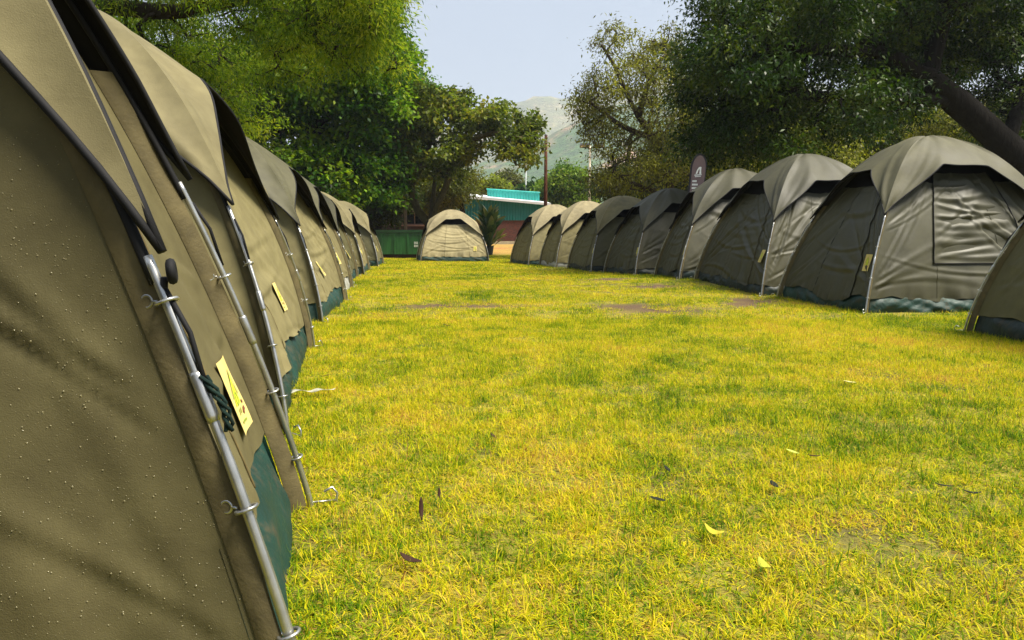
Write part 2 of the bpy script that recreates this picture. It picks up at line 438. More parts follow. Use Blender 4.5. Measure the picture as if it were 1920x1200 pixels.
def post():
    x, y = -4.99, 33.0; z = gzf(x, y)
    o = empty('wooden_post', (x, y, z), 0, 'slim bare light wooden post behind the green skip', 'post')
    m = bark_mat('bare post wood', (0.30, 0.20, 0.12))
    mb = MB(); mb.tube([(x, y, z), (x + 0.01, y, 1.4), (x - 0.01, y, 2.66)], [0.085, 0.08, 0.07], 9); mb.build('shaft', m, o, True)
    mb = MB(); mb.tube([(x - 0.01, y, 2.661), (x - 0.01, y, 2.70)], [0.075, 0.05], 9); mb.build('top_cap', m, o)
post()

def feather_banner():
    X, Y = 3.84, 14.75; z = gzf(X, Y)
    o = empty('feather_banner', (X, Y, z), 0, 'dark brown feather banner with white arch logo above the right tents', 'banner')
    blk = plain('banner black', (0.008, 0.008, 0.009), 0.6); brn = plain('banner brown', (0.15, 0.10, 0.10), 0.7, var=0.1)
    wht = plain('banner white', (0.75, 0.78, 0.74), 0.7, var=0.05)
    # outline in the local plane (u across, v up), leaning to the right as it rises
    def Q(u, v, d=0.0): return (X + .70 * (u + 0.085 * (v - 2.2)), Y - d, z + v * .83)
    def outline(grow):
        pts = []
        for v in np.linspace(0.75, 2.62, 14): pts.append((-0.19 - grow + 0.0 * v, v))
        for a in np.linspace(180, 0, 22): pts.append((0.01 + (0.20 + grow) * math.cos(R(a)), 2.62 + (0.34 + grow) * math.sin(R(a))))
        for v in np.linspace(2.6, 0.75, 14): pts.append((0.21 + grow - 0.25 * max(0, (2.5 - v) / 1.8) ** 1.6, v))
        return pts
    def slab(pts, d0, d1, name, m, par):
        mb = MB(); n = len(pts)
        V = [Q(u, v, d1) for u, v in pts] + [Q(u, v, d0) for u, v in pts]
        F = [tuple(range(n - 1, -1, -1)), tuple(range(n, 2 * n))] + [(i, (i + 1) % n, n + (i + 1) % n, n + i) for i in range(n)]
        mb.add(V, F); return mb.build(name, m, par)
    slab(outline(0.028), -0.006, 0.002, 'border', blk, o)
    f = slab(outline(0.0), 0.002, 0.007, 'flag', brn, o)
    lg = MB()
    def poly(pts):
        n = len(pts); V = [Q(.85 * u, 2.56 + .68 * (v - 2.29), 0.010) for u, v in pts]; lg.add(V, [tuple(range(n))])
    k = 1.0
    # white arch: slanted left limb, rounded top, right limb with foot; open in the middle
    L = [(-0.085, 2.215), (-0.045, 2.36), (0.005, 2.45), (0.03, 2.465), (0.03, 2.40), (0.005, 2.345), (-0.02, 2.25), (-0.03, 2.215)]
    Rr = [(0.03, 2.465), (0.085, 2.47), (0.098, 2.45), (0.10, 2.30), (0.115, 2.215), (0.055, 2.205), (0.035, 2.24), (0.048, 2.30), (0.03, 2.40)]
    poly(L); poly(Rr)
    poly([(-0.12, 2.15), (0.125, 2.17), (0.125, 2.20), (-0.12, 2.185)]); poly([(-0.10, 2.10), (0.11, 2.12), (0.11, 2.14), (-0.10, 2.125)])
    lg.build('arch_logo', wht, f)
    for i, (u, v, w) in enumerate([(-0.08, 2.33, 0.13), (-0.06, 2.245, 0.17), (-0.06, 2.16, 0.17), (-0.10, 2.09, 0.05), (-0.06, 1.95, 0.16)]):
        lt = MB(); q = 5 if w > .1 else 2                  # rows of small letter blocks, too small to read
        for j in range(q):
            a = u - w / 2 + j * w / q
            V = [Q(a, v - .022, .010), Q(a + w / q * .82, v - .022, .010), Q(a + w / q * .82, v + .022, .010), Q(a, v + .022, .010)]
            lt.add(V, [(0, 1, 2, 3)])
        lt.build('text_line', wht, f)
    mb = MB(); mb.tube([Q(-0.235, 0.0), Q(-0.235, 1.2), Q(-0.232, 2.62)] + [Q(0.01 - 0.242 * math.cos(R(a)), 2.62 + 0.38 * math.sin(R(a))) for a in range(10, 171, 16)], 0.011, 6)
    mb.build('pole', blk, o, True)
    mb = MB(); mb.tube([Q(-0.235, 0.0), Q(-0.235, 0.06)], [0.16, 0.14], 16); mb.build('base_weight', blk, o)
feather_banner()
# ================================================================= TENTS
def sheet(name, col, rough):
    m, t, b = mat(name); P = wpos(t)
    n = noise_node(t, 4, 5, .6, P); d = noise_node(t, 11, 6, .7, P)
    r = ramp(t, [(.3, [k * .65 for k in col]), (.7, [k * 1.35 for k in col])], n.outputs[0])
    mud = ramp(t, [(.52, (0, 0, 0)), (.68, (.75, .75, .75))], d.outputs[0])
    t.links.new(mixc(t, r.outputs[0], (.06, .045, .02), mud.outputs[0]), b.inputs['Base Color'])
    rr = ramp(t, [(.3, (rough,) * 3), (.7, (rough + .3,) * 3)], d.outputs[0]); t.links.new(rr.outputs[0], b.inputs['Roughness'])
    b.inputs['Specular IOR Level'].default_value = .35
    t.links.new(bump(t, noise_node(t, 7, 3, .5, P, 1.5).outputs[0], .35, .03), b.inputs['Normal'])
    return m
GROUNDSHEET = sheet('green groundsheet', (0.005, 0.030, 0.022), 0.48)
GROUNDSHEET_B = sheet('black green groundsheet', (0.006, 0.016, 0.013), 0.42)
GROUNDSHEET_G = plain('worn grey groundsheet', (0.30, 0.30, 0.26), 0.4, 0, 0.5, 0.3, 5)
STEEL = plain('galvanised pole', (0.42, 0.42, 0.40), 0.32, 0.85, 0.5, 0.25, 12)
BLACK = plain('black piping', (0.006, 0.006, 0.007), 0.75, 0, 0.25, 0.2, 20)
MESH = plain('black mesh with fly shade', (0.006, 0.006, 0.006), 0.95, 0, 0.1, 0.2, 200)
ZIP = plain('olive zip tape', (0.10, 0.075, 0.026), 0.8, 0, 0.3, 0.3, 30)
FLAP = plain('brown pole flap', (0.085, 0.068, 0.028), 0.8, 0, 0.3, 0.3, 14, 0.003)
ROPE = plain('dark green rope', (0.008, 0.020, 0.016), 0.95, 0, 0.2, 0.3, 60, 0.004)
LBL = plain('yellow label cloth', (0.55, 0.44, 0.15), 0.8, 0, 0.3, 0.08, 20)
LBL_G = plain('label yellow green', (0.52, 0.58, 0.03), 0.8, 0, 0.3, 0.1, 20)
LBL_D = plain('label dark print', (0.16, 0.05, 0.025), 0.8, 0, 0.3, 0.2, 20)
LBL_O = plain('label green print', (0.20, 0.26, 0.03), 0.8, 0, 0.3, 0.2, 20)
DROP, _t, _b = mat('rain water')
_b.inputs['Base Color'].default_value = (0.38, 0.34, 0.19, 1); _b.inputs['Roughness'].default_value = 0.12
_b.inputs['Transmission Weight'].default_value = 0.6; _b.inputs['IOR'].default_value = 1.3

def unit(v): return v / max(1e-9, np.linalg.norm(v))

class Tent:
    """dome tent on four arched corner poles; corners in order near aisle, far aisle, far outer, near outer"""
    def __init__(s, corners, H, e, seed, center=None):
        s.c = np.array(corners, float); s.H = H; s.e = e
        s.ctr = s.c.mean(0) if center is None else np.array(center, float)
        s.zc = np.array([gzf(x, y) for x, y in s.c]); s.z0 = gzf(*s.ctr)
        s.d = np.array([unit(s.c[i] - s.ctr) for i in range(4)])
        s.n = []
        for i in range(4):
            m = (s.c[i] + s.c[(i + 1) % 4]) / 2 - s.ctr; u = unit(s.c[(i + 1) % 4] - s.c[i])
            n = np.array([u[1], -u[0]]); n = n if n @ m > 0 else -n; s.n.append(n)
        s.rng = np.random.default_rng(seed)
    def r_of(s, w): return 1 - np.sqrt(np.clip(1 - np.clip(w, 0, 1) ** (1 / s.e), 0, 1))
    def w_of(s, r): return np.clip(1 - (1 - r) ** 2, 0, 1) ** s.e
    def pole(s, i, w, off=0.0):
        w = np.asarray(w, float); r = s.r_of(w)[..., None]
        xy = s.c[i] + (s.ctr - s.c[i]) * r + s.d[i] * off
        z = s.zc[i] + (s.z0 - s.zc[i]) * r[..., 0] + s.H * w
        return np.concatenate([xy, z[..., None]], -1)
    def nrm(s, i, w):
        w = np.asarray(w, float)
        h = 1 - 0.75 * w ** 2; v = 0.15 + w ** 2
        k = 1 / np.sqrt(h * h + v * v)
        return np.stack([s.n[i][0] * h * k, s.n[i][1] * h * k, v * k], -1)
    def L(s, i): return float(np.linalg.norm(s.c[(i + 1) % 4] - s.c[i]))
    def wall(s, i, S, W, off=0.0, disp=None, inset=0.05):
        """points on the wall of face i"""
        S = np.asarray(S, float); W = np.asarray(W, float)
        p = s.pole(i, W, -inset) * (1 - S[..., None]) + s.pole((i + 1) % 4, W, -inset) * S[..., None]
        bow = (s.bow0 if i == 0 else -0.035) * 4 * S * (1 - S) * np.clip(W * 3, 0, 1)
        d = bow + off
        if disp is not None: d = d + disp(S, W)
        return p + s.nrm(i, W) * np.asarray(d)[..., None]

def folds(t, i, amt, swag=0.0, nseed=0, hem=0.10):
    """returns the displacement of the slack cloth of face i: creases from the corners, swags, slack above the hem"""
    rng = np.random.default_rng(nseed); L, H = t.L(i), t.H
    rec = []
    for k in range(int(5 + 9 * amt)):
        sx = rng.choice([0.0, 1.0]); oy = rng.uniform(0.0, 0.5) * H if rng.random() < .6 else rng.uniform(.08, .16) * H
        ang = R(rng.uniform(12, 75)) * (1 if oy < .55 * H else -1)
        ln = rng.uniform(0.35, 1.0) * L; wd = rng.uniform(.018, .045); a = rng.uniform(.4, 1) * amt * .011 * rng.choice([1, -1])
        rec.append((sx * L, oy, math.cos(ang) * (1 if sx == 0 else -1), math.sin(ang), ln, wd, a, rng.uniform(-.25, .25)))
    sw = []
    for k in range(int(6 * swag)):
        sw.append((rng.uniform(.3, .7) * L, (.2 + .55 * (k + rng.uniform(0, .8)) / max(1, int(6 * swag))) * H, rng.uniform(.12, .30), rng.uniform(.25, .5) * L, rng.uniform(.02, .045), rng.uniform(.006, .014)))
    ph = rng.uniform(0, 7, 12)
    bulge = [(rng.uniform(.1, .9) * L, rng.uniform(.05, .14), rng.uniform(-.018, .022)) for _ in range(int(3 + 6 * amt))]
    def f(S, W):
        x = S * L; y = W * H; d = 0.0
        for (px, py, cx, cyy, ln, wd, a, cv) in rec:
            u = (x - px) * cx + (y - py) * cyy; v = -(x - px) * cyy + (y - py) * cx + cv * u * u
            w = wd * (0.5 + 1.3 * np.clip(u / ln, 0, 1))
            env = np.clip(u / .08, 0, 1) * np.exp(-(np.clip(u, 0, None) / ln) ** 2)
            d = d + a * env * (np.exp(-(v / w) ** 2) - .7 * np.exp(-((v - 1.3 * w) / w) ** 2))
        for (xm, y0, c, wx, wd, a) in sw:
            v = y - y0 - c * ((x - xm) / (L / 2)) ** 2
            d = d + a * np.exp(-((x - xm) / wx) ** 2) * (np.exp(-(v / wd) ** 2) - .7 * np.exp(-((v + 1.4 * wd) / wd) ** 2))
        lo = np.exp(-np.clip(y - hem * H, 0, None) / .13)
        for (xb, wb, ab) in bulge: d = d + ab * amt * 1.2 * lo * np.exp(-((x - xb - .25 * (y - hem * H)) / wb) ** 2)
        d = d + amt * .006 * lo * (np.sin(23 * x + ph[0]) + .6 * np.sin(41 * x + ph[1] + 9 * y))
        d = d + amt * .0035 * (np.sin(5 * x + 3 * y + ph[2]) * np.sin(4 * y - 2 * x + ph[3]) + .5 * np.sin(11 * x - 7 * y + ph[4]) * np.sin(9 * y + ph[5]))
        env = np.clip(np.minimum(S, 1 - S) / .05, 0, 1)
        return d * env
    return f

def pucker(s0, L, H, amp, nseed):
    rng = np.random.default_rng(nseed); a = rng.uniform(0, 7, 4)
    def f(S, W):
        x = (S - s0) * L; y = W * H
        g = np.exp(-(x / .055) ** 2)
        return g * amp * (.5 + np.sin(70 * y + 30 * x + a[0] + 3 * np.sin(9 * y + a[1])) * .35 + .3 * np.sin(31 * y + a[2] + 2 * np.sin(5 * y)))
    return f

FLY_W_MID = 0.80
def make_tent(label, corners, H, e, seed, cloth, fly, logo=(0.8, 0.27), door=(0.25, 0.72), ground=None, fine=1.0, amt=1.0, swag=1.0, flap=None, tip=0.47, fs=0.30, flare=0.12, peak=FLY_W_MID, hem=0.10, group=None, center=None, steel=None, hem_near=None, bow=-.035, tips=None, zipm=None, fly0=None):
    tips = tips or [tip] * 4
    t = Tent(corners, H, e, seed, center); rng = t.rng; t.bow0 = bow
    ground = ground or GROUNDSHEET
    o = empty('dome_tent', (t.ctr[0], t.ctr[1], t.z0), 0, label, 'tent', group)
    nS, nW = int(70 * fine), int(64 * fine)
    disp = []; fbase = []
    hemw = []
    for i in range(4):
        f0 = folds(t, i, amt * (1 if i in (0, 3) else .6), swag if i == 0 else swag * .4, seed * 10 + i, hem)
        fns = [f0]; fbase.append(f0)
        if i == 0: fns += [pucker(door[1], t.L(0), H, .006 * amt, seed + 3), pucker(door[0], t.L(0), H, .003 * amt, seed + 4)]
        if flap and i == flap[0]: pass
        fn = (lambda fs_: (lambda S, W: sum(g(S, W) for g in fs_)))(fns)
        disp.append(fn)
        a = rng.uniform(0, 7, 4); L = t.L(i)
        hemw.append((lambda a, L, hem: (lambda s: hem + (.009 * np.sin(4 * s * L + a[0]) + .004 * np.sin(11 * s * L + a[1] + 2 * np.sin(3 * s * L)) + .0018 * np.sin(29 * s * L + a[2])) * np.clip(np.minimum(s, 1 - s) / .08, 0, 1) * amt / 1.0))(a, L, hem_near if (hem_near and i == 3) else hem))
    # --- cloth walls
    for i in range(4):
        s = np.linspace(0, 1, nS if i in (0, 3) else nS // 2); k = np.linspace(0, 1, nW if i in (0, 3) else nW // 2)
        S, K = np.meshgrid(s, k, indexing='ij'); W = hemw[i](S) + (0.735 - hemw[i](S)) * K
        grid_mesh(t.wall(i, S, W, 0, disp[i]), 'wall', cloth, o)
        # black mesh above the wall, its colour also standing in for the flysheet's shadow
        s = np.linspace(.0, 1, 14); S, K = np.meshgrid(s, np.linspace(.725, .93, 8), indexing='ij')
        grid_mesh(t.wall(i, S, K, -0.012), 'shade_mesh_band', MESH, o)
        # groundsheet: bathtub edge showing under the hem
        s = np.linspace(0, 1, nS if i in (0, 3) else nS // 2); S, K = np.meshgrid(s, np.linspace(0, 1, 12), indexing='ij')
        top = hemw[i](S) + .025
        W = np.maximum(0.0, top * K)
        a = rng.uniform(0, 7, 6); x = S * t.L(i)
        m1 = .5 + .5 * np.sin(2.3 * x + a[3]); m2 = .5 + .5 * np.sin(3.1 * x + a[4])
        ww = (.014 * m1 * np.sin(6 * x + a[0] + 4 * K + 1.5 * np.sin(3 * x + a[5])) + .012 * m2 * np.sin(14 * x + a[1] - 9 * K + 2 * np.sin(4 * x)) + .006 * m1 * np.sin(33 * x + a[2] + 14 * K)) * np.clip(np.minimum(S, 1 - S) / .06, 0, 1)
        bulge = (.035 * np.sin(np.pi * np.clip(K * .9 + .1, 0, 1)) - .03 * K) * np.clip(np.minimum(S, 1 - S) / .06, 0, 1)
        P = t.wall(i, S, W, ww * (1 - .6 * K) + bulge - .012, None)
        P[:, 0, 2] -= .03
        grid_mesh(P, 'groundsheet', ground, o)
    # --- stitched seams and the doubled hem of the near wall
    for ss_ in (.34, .68):
        w = np.linspace(hemw[3](np.array([ss_]))[0], .73, int(nW * 1.2))
        mb = MB(); mb.tube(t.wall(3, np.full_like(w, ss_), w, .001, disp[3]), .0032, 5); mb.build('seam', cloth, o, True)
    s = np.linspace(0, 1, nS); S, K = np.meshgrid(s, np.linspace(0, 1, 4), indexing='ij')
    for fi in (0, 3):
        if fi == 0: continue
        W = hemw[fi](S) - .002 + .018 * K
        grid_mesh(t.wall(fi, S, W, .004, disp[fi]), 'hem_band', cloth, o)
    # --- zipped door panel on the aisle face, lying on the wall, with its zips
    s = np.linspace(door[0], door[1], int(nS * .6)); k = np.linspace(0, 1, nW); S, K = np.meshgrid(s, k, indexing='ij')
    w0 = hemw[0](S) - .012 - .03 * rng.random() * np.sin(np.pi * K * 0 + np.pi * (S - door[0]) / (door[1] - door[0])); W = w0 + (0.72 - w0) * K
    dp = grid_mesh(t.wall(0, S, W, .009, disp[0]), 'door_panel', cloth, o)
    for se in door:
        w = np.linspace(hem + .005, .72, int(nW * 1.5)); ss = np.full_like(w, se)
        a = t.wall(0, ss, w, .0125, fbase[0])
        mb = MB(); mb.tube(a, .0036 if zipm else .0026, 5); mb.build('zip', zipm or ZIP, dp, True)
    # --- flap with black edging
    if flap:
        fi, s0, s1, w0, w1 = flap
        s = np.linspace(s0, s1, int(nS * .6)); k = np.linspace(w0, w1, int(nW * .8)); S, W = np.meshgrid(s, k, indexing='ij')
        ff = folds(t, fi, amt * 1.6, 2.2, seed + 77, .0)
        en = lambda S, W: np.clip(np.minimum(np.minimum(S - s0, s1 - S) / .05, np.minimum(W - w0, w1 - W) / .04), 0, 1)
        dd = lambda S, W: disp[fi](S, W) + ff(S, W) * en(S, W) * 1.2
        fo = grid_mesh(t.wall(fi, S, W, .010, dd), 'window_flap', cloth, o)
        n = 40
        path = [(s0, w1 + (w0 - w1) * j / n) for j in range(n)] + [(s0 + (s1 - s0) * j / n, w0) for j in range(n)] + [(s1, w0 + (w1 - w0) * j / n) for j in range(n + 1)]
        S = np.array([p[0] for p in path]); W = np.array([p[1] for p in path])
        mb = MB(); mb.tube(t.wall(fi, S, W, .013, disp[fi]), .0042, 5); mb.build('flap_piping', BLACK, fo, True)
    # --- corner flaps joining wall and pole
    for i in range(4):
        w = np.linspace(.0, .62, 40)
        A = t.pole(i, w, -.05); B = t.pole(i, w, -.002); d = t.d[i]; q = np.array([-d[1], d[0], 0]) * .004
        wav = (.004 * np.sin(18 * w * H + rng.uniform(0, 7)))[:, None] * np.array([-d[1], d[0], 0])
        P = np.stack([A + q, B + q + wav, B - q + wav, A - q], 1)
        grid_mesh(P, 'pole_flap', FLAP, o)
    # --- poles with ferrules, clips and pegs
    st = steel or STEEL
    for i in range(4):
        w = np.linspace(0, tips[i] + .012, 46)
        P = t.pole(i, w, .012); P[0, 2] -= .04
        mb = MB(); mb.tube(P, [.0092 if k < 27 else .0083 for k in range(46)], 8)
        po = mb.build('pole', st, o, True)
        mb = MB(); mb.tube(t.pole(i, np.linspace(tips[i] - .010, .90, 30), .005), .0092, 7); mb.build('pole_sleeve', BLACK, o, True)
        mb = MB(); j = t.pole(i, np.array([.262, .267, .30, .303]), .012); mb.tube(j, [.0098, .0112, .0112, .0098], 10); mb.build('ferrule', st, po, True)
        for wc in (.085, .19, .36):
            c = t.pole(i, np.array([wc, wc + .01]), .012); ax = c[1] - c[0]; d3 = np.array([t.d[i][0], t.d[i][1], 0])
            mb = MB(); mb.ring(c[0], ax, .017, .0032); mb.ring(c[0] - d3 * .036, (-d3[1], d3[0], 0), .010, .0028)
            mb.tube([c[0] - d3 * .027, c[0] - d3 * .016], .003, 5)
            mb.build('pole_clip', st, po, True)
        b = t.pole(i, np.array([0.0]), .03)[0]; d3 = np.array([t.d[i][0], t.d[i][1], 0])
        mb = MB(); mb.tube([b + d3 * .05 + (0, 0, -.08), b + d3 * .06 + (0, 0, .035), b + d3 * .045 + (0, 0, .055), b + d3 * .02 + (0, 0, .045)], .004, 6)
        mb.tube([b - d3 * .02 + (0, 0, .02), b + d3 * .055 + (0, 0, .012)], .0035, 5)
        mb.build('tent_peg', st, o, True)
        # elastic strap from the fly tip to the pole
        c = t.pole(i, np.array([tips[i] - .015, tips[i] - .05, tips[i] - .10]), .02); c[1] += d3 * .012
        mb = MB(); mb.tube(c, .0045, 5); mb.build('strap', BLACK, o, True)
    # --- flysheet
    ns, nr = int(56 * fine), int(34 * fine)
    fo = empty('flysheet', (t.ctr[0], t.ctr[1], t.z0 + H)); fo.parent = o
    fo.matrix_parent_inverse = Matrix.Translation(o.location).inverted()
    Vs, Fs, base, edges = [], [], 0, []
    pk = rng.uniform(-.012, .012, 4)
    for i in range(4):
        s = np.linspace(0, 1, ns); x = np.minimum(s, 1 - s)
        t0 = tips[i] * (1 - s) + tips[(i + 1) % 4] * s; t0 = np.where(s < .5, tips[i], tips[(i + 1) % 4])
        we = t0 + (peak + pk[i] - t0) * np.clip(x / (.15 if (fly0 and i == 0) else fs), 0, 1) ** .78
        we = we + .003 * np.sin(9 * s + pk[i] * 900) * np.clip(x / .1, 0, 1)
        for _ in range(2): we[1:-1] = (we[:-2] + 2 * we[1:-1] + we[2:]) / 4
        re = t.r_of(we)
        q = np.linspace(0, 1, nr) ** 0.85
        Rr = 1 + (re[:, None] - 1) * q[None]; W = t.w_of(Rr); S = np.repeat(s[:, None], nr, 1); Q = np.repeat(q[None], ns, 0)
        A = t.pole(i, W, .030); B = t.pole((i + 1) % 4, W, .030)
        p = A * (1 - S[..., None]) + B * S[..., None]
        mid = np.clip(np.minimum(S, 1 - S) / .28, 0, 1); mid = mid * mid * (3 - 2 * mid)
        L = t.L(i); a = rng.uniform(0, 7, 8)
        wr = .009 * np.sin(7 * S * L + 3 * W * H + a[0]) * np.sin(6 * W * H + a[1]) + .006 * np.sin(15 * S * L * (1 - W) + a[2] + 9 * W) + .005 * amt * np.sin(30 * (W - .5) + 6 * S + a[3]) * np.exp(-(np.minimum(S, 1 - S) / .16) ** 2)
        for k in range(int(11 * amt + 3)):
            sx = rng.choice([0, 1]); th = rng.uniform(.15, 1.2); xx = (S if sx == 0 else 1 - S) * L; yy = (W - tip) * H
            v = -xx * math.sin(th) + yy * math.cos(th); u = xx * math.cos(th) + yy * math.sin(th); wd = .014 + .05 * np.clip(u, 0, 1)
            wr = wr + rng.uniform(.005, .016) * rng.choice([1, 1, -1]) * np.exp(-(v / wd) ** 2) * np.clip(u / .1, 0, 1) * np.exp(-(u / .7) ** 2)
        n = t.nrm(i, W)
        fl_, lf_ = (fly0 if (fly0 and i == 0) else (flare, .022))
        off = lf_ * mid * (W < 1) + wr * np.clip(np.minimum(S, 1 - S) / .04, 0, 1) * np.clip(Q * 6, 0, 1)
        p = p + n * off[..., None]
        fl = fl_ * mid * np.clip((Q - .45) / .55, 0, 1) ** 2
        p[..., 0] += t.n[i][0] * fl; p[..., 1] += t.n[i][1] * fl; p[..., 2] -= fl * .12
        p[..., 2] += .035
        I = np.arange(ns * nr).reshape(ns, nr) + base
        Fs.append(np.stack([I[:-1, :-1], I[1:, :-1], I[1:, 1:], I[:-1, 1:]], -1).reshape(-1, 4)); Vs.append(p.reshape(-1, 3)); base += ns * nr
        edges.append(p[:, -1])
    FV, FF = np.concatenate(Vs), np.concatenate(Fs)
    qd = FF[(ns // 2) * (nr - 1) + nr // 2]; nv = np.cross(FV[qd[1]] - FV[qd[0]], FV[qd[3]] - FV[qd[0]])
    if nv[2] < 0: FF = FF[:, ::-1]          # outer side up
    link('fly_cloth', np_mesh('fly_cloth', FV, FF), fly, fo, True)
    for ed in edges:
        mb = MB(); mb.tube(ed - np.array([0, 0, .004]), .0075, 6); mb.build('fly_piping', BLACK, fo, True)
    # --- yellow maker's label on the aisle face
    ls, lw = logo; L = t.L(0)
    lc, la, lb_ = [t.wall(0, np.array([ls + a_]), np.array([lw + b_]), .011, fbase[0])[0] for a_, b_ in ((0, 0), (.1 / L, 0), (0, .06))]
    eu = unit(la - lc); ev = unit((lb_ - lc) - eu * ((lb_ - lc) @ eu)); ew = np.cross(eu, ev); ew = ew if ew[:2] @ t.n[0] > 0 else -ew
    if np.cross(ew, np.array([0, 0, 1.0])) @ eu > 0: eu = -eu          # left to right for someone looking at the wall
    def lab(u, v, d):  # u across .13, v up .18 (metres from the centre), on a nearly flat patch
        u = np.asarray(u, float); v = np.asarray(v, float)
        k = d + .004 * np.sin(30 * u + 2) * np.sin(21 * v)
        return lc + u[..., None] * eu + v[..., None] * ev + k[..., None] * ew
    us = np.linspace(-.066, .066, 8); vs_ = np.linspace(-.095, .095, 10); U, V = np.meshgrid(us, vs_, indexing='ij')
    lo = grid_mesh(lab(U, V, 0), 'label_patch', LBL, o)
    def strip(pts, wd, name, m, d=.002):
        pts = np.array(pts); out = []
        for j, p in enumerate(pts):
            tt = unit(pts[min(j + 1, len(pts) - 1)] - pts[max(j - 1, 0)]); nn = np.array([-tt[1], tt[0]]) * wd / 2
            out.append([p + nn, p - nn])
        out = np.array(out); grid_mesh(lab(out[..., 0], out[..., 1], d), name, m, lo)
    k = np.linspace(0, 1, 5)
    tri = np.array([[(-1 + a) * .036, -.005 + .07 * a] for a in k]); tri2 = np.array([[(a) * .036, .065 - .07 * a] for a in k])
    U, V = np.meshgrid(np.linspace(-1, 1, 6), np.linspace(0, 1, 6), indexing='ij')
    grid_mesh(lab(U * .030 * (1 - V * .9), -.028 + .085 * V, .0012), 'tent_emblem', LBL_G, lo)
    strip(np.concatenate([tri, tri2[1:]]), .006, 'emblem_outline', LBL_O)
    strip([(-.012 + .012 * math.cos(a) + .012, -.012 + .016 * math.sin(a)) for a in np.linspace(0, 6.28, 12)], .005, 'emblem_ring', LBL_O)
    strip([(-.02, -.072), (0, -.071), (.025, -.072)], .006, 'text_line', LBL_O)
    strip([(-.012, -.052), (-.011, -.044), (-.012, -.036)], .007, 'print_mark', LBL_O); strip([(.004, -.05), (.006, -.043), (.005, -.036)], .006, 'print_mark', LBL_O)
    strip([(.022, -.056), (.030, -.047), (.040, -.044)], .012, 'print_mark', LBL_D); strip([(.036, -.030), (.043, -.026)], .011, 'print_mark', LBL_D)
    return t, o

TAN = canvas('sunlit tan canvas', (0.182, 0.160, 0.074), 0.2)  # lighter tan, the left row's sunlight partly put into the canvas colour
TAN_F = canvas('tan fly canvas', (0.160, 0.140, 0.070), 0.2, under_shade=(0.012, 0.011, 0.009))
OLV = canvas('olive canvas', (0.096, 0.089, 0.037), 0.9)
OLV_F = canvas('olive fly canvas', (0.074, 0.070, 0.034), 0.7, under_shade=(0.012, 0.011, 0.009))
WET = canvas('wet shaded olive canvas', (0.049, 0.047, 0.019), 1.15)  # wet olive darkened, the right row's shade partly put into its colour
WET_SHADE_F = canvas('wet shaded olive fly canvas', (0.049, 0.047, 0.023), .9, under_shade=(0.012, 0.011, 0.009))
PALE = canvas('pale khaki canvas', (0.33, 0.285, 0.16), 0.25)
PALE_F = canvas('pale khaki fly canvas', (0.25, 0.215, 0.125), 0.25, under_shade=(0.012, 0.011, 0.009))

def quad(na, fa, depth, side, skew=0.0):
    """corners from the two aisle corners; depth outwards; side -1 left row, +1 right row"""
    na, fa = np.array(na), np.array(fa); u = unit(fa - na); n = np.array([u[1], -u[0]]) * side
    return [na, fa, fa + n * depth + u * skew, na + n * depth + u * skew]

LG, RG = 'tents in the left row', 'tents in the right row'
# ---- left row, from the camera outwards
TENTS = []
T = lambda *a, **k: TENTS.append(make_tent(*a, **k))
T('nearest tent of the left row, shaded rain-beaded wall filling the left edge', [(-.33, 1.06), (-.61, 2.01), (-2.9, 1.65), (-2.76, .72)], 1.95, .90, 11, canvas('damp shaded tan canvas', (0.106, 0.092, 0.039), .35), TAN_F,  # damp tan darkened, the near wall's shade partly put into its colour
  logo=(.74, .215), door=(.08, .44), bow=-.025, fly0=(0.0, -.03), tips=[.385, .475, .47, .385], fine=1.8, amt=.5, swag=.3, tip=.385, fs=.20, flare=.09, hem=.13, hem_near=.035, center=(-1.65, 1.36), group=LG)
T('second tent of the left row, tan with puckered door, right behind the nearest one', quad((-.93, 2.80), (-1.48, 5.14), 2.45, -1), 1.95, .66, 12, TAN, TAN_F, logo=(.72, .235), door=(.12, .46), fine=1.3, amt=1.0, swag=.5, bow=-.12, group=LG)
T('third tent of the left row, tan with yellow label and crumpled wet groundsheet', quad((-1.84, 6.72), (-2.17, 9.15), 2.45, -1), 1.93, .70, 13, TAN, OLV_F, logo=(.62, .25), door=(.08, .42), amt=1.1, bow=-.12, group=LG)
T('fourth tent of the left row, its foot wrapped by a pale grey groundsheet', quad((-2.33, 9.36), (-2.66, 11.65), 2.45, -1), 1.93, .66, 14, TAN, OLV_F, ground=GROUNDSHEET_G, bow=-.12, group=LG)
T('fifth tent of the left row, dark wet near wall', quad((-2.93, 12.7), (-3.30, 15.0), 2.45, -1), 1.93, .66, 15, OLV, OLV_F, bow=-.12, group=LG)
T('sixth tent of the left row, mostly hidden, just before the last one', quad((-3.45, 16.3), (-3.80, 18.7), 2.45, -1), 1.93, .66, 16, TAN, TAN_F, bow=-.12, group=LG)
T('last tent of the left row, tan fly with two walls showing beside the green skip', quad((-4.08, 21.3), (-4.38, 23.9), 2.5, -1, .2), 1.97, .64, 17, OLV, TAN_F, bow=-.12, group=LG)
# ---- the tent across the end
T('pale khaki tent standing alone across the far end of the lawn', [(-.87, 26.25), (-3.37, 25.9), (-3.85, 28.35), (-1.30, 28.7)][::1], 1.92, .61, 18, PALE, PALE_F, logo=(.17, .25), door=(.27, .655), amt=1.1, swag=1.6)
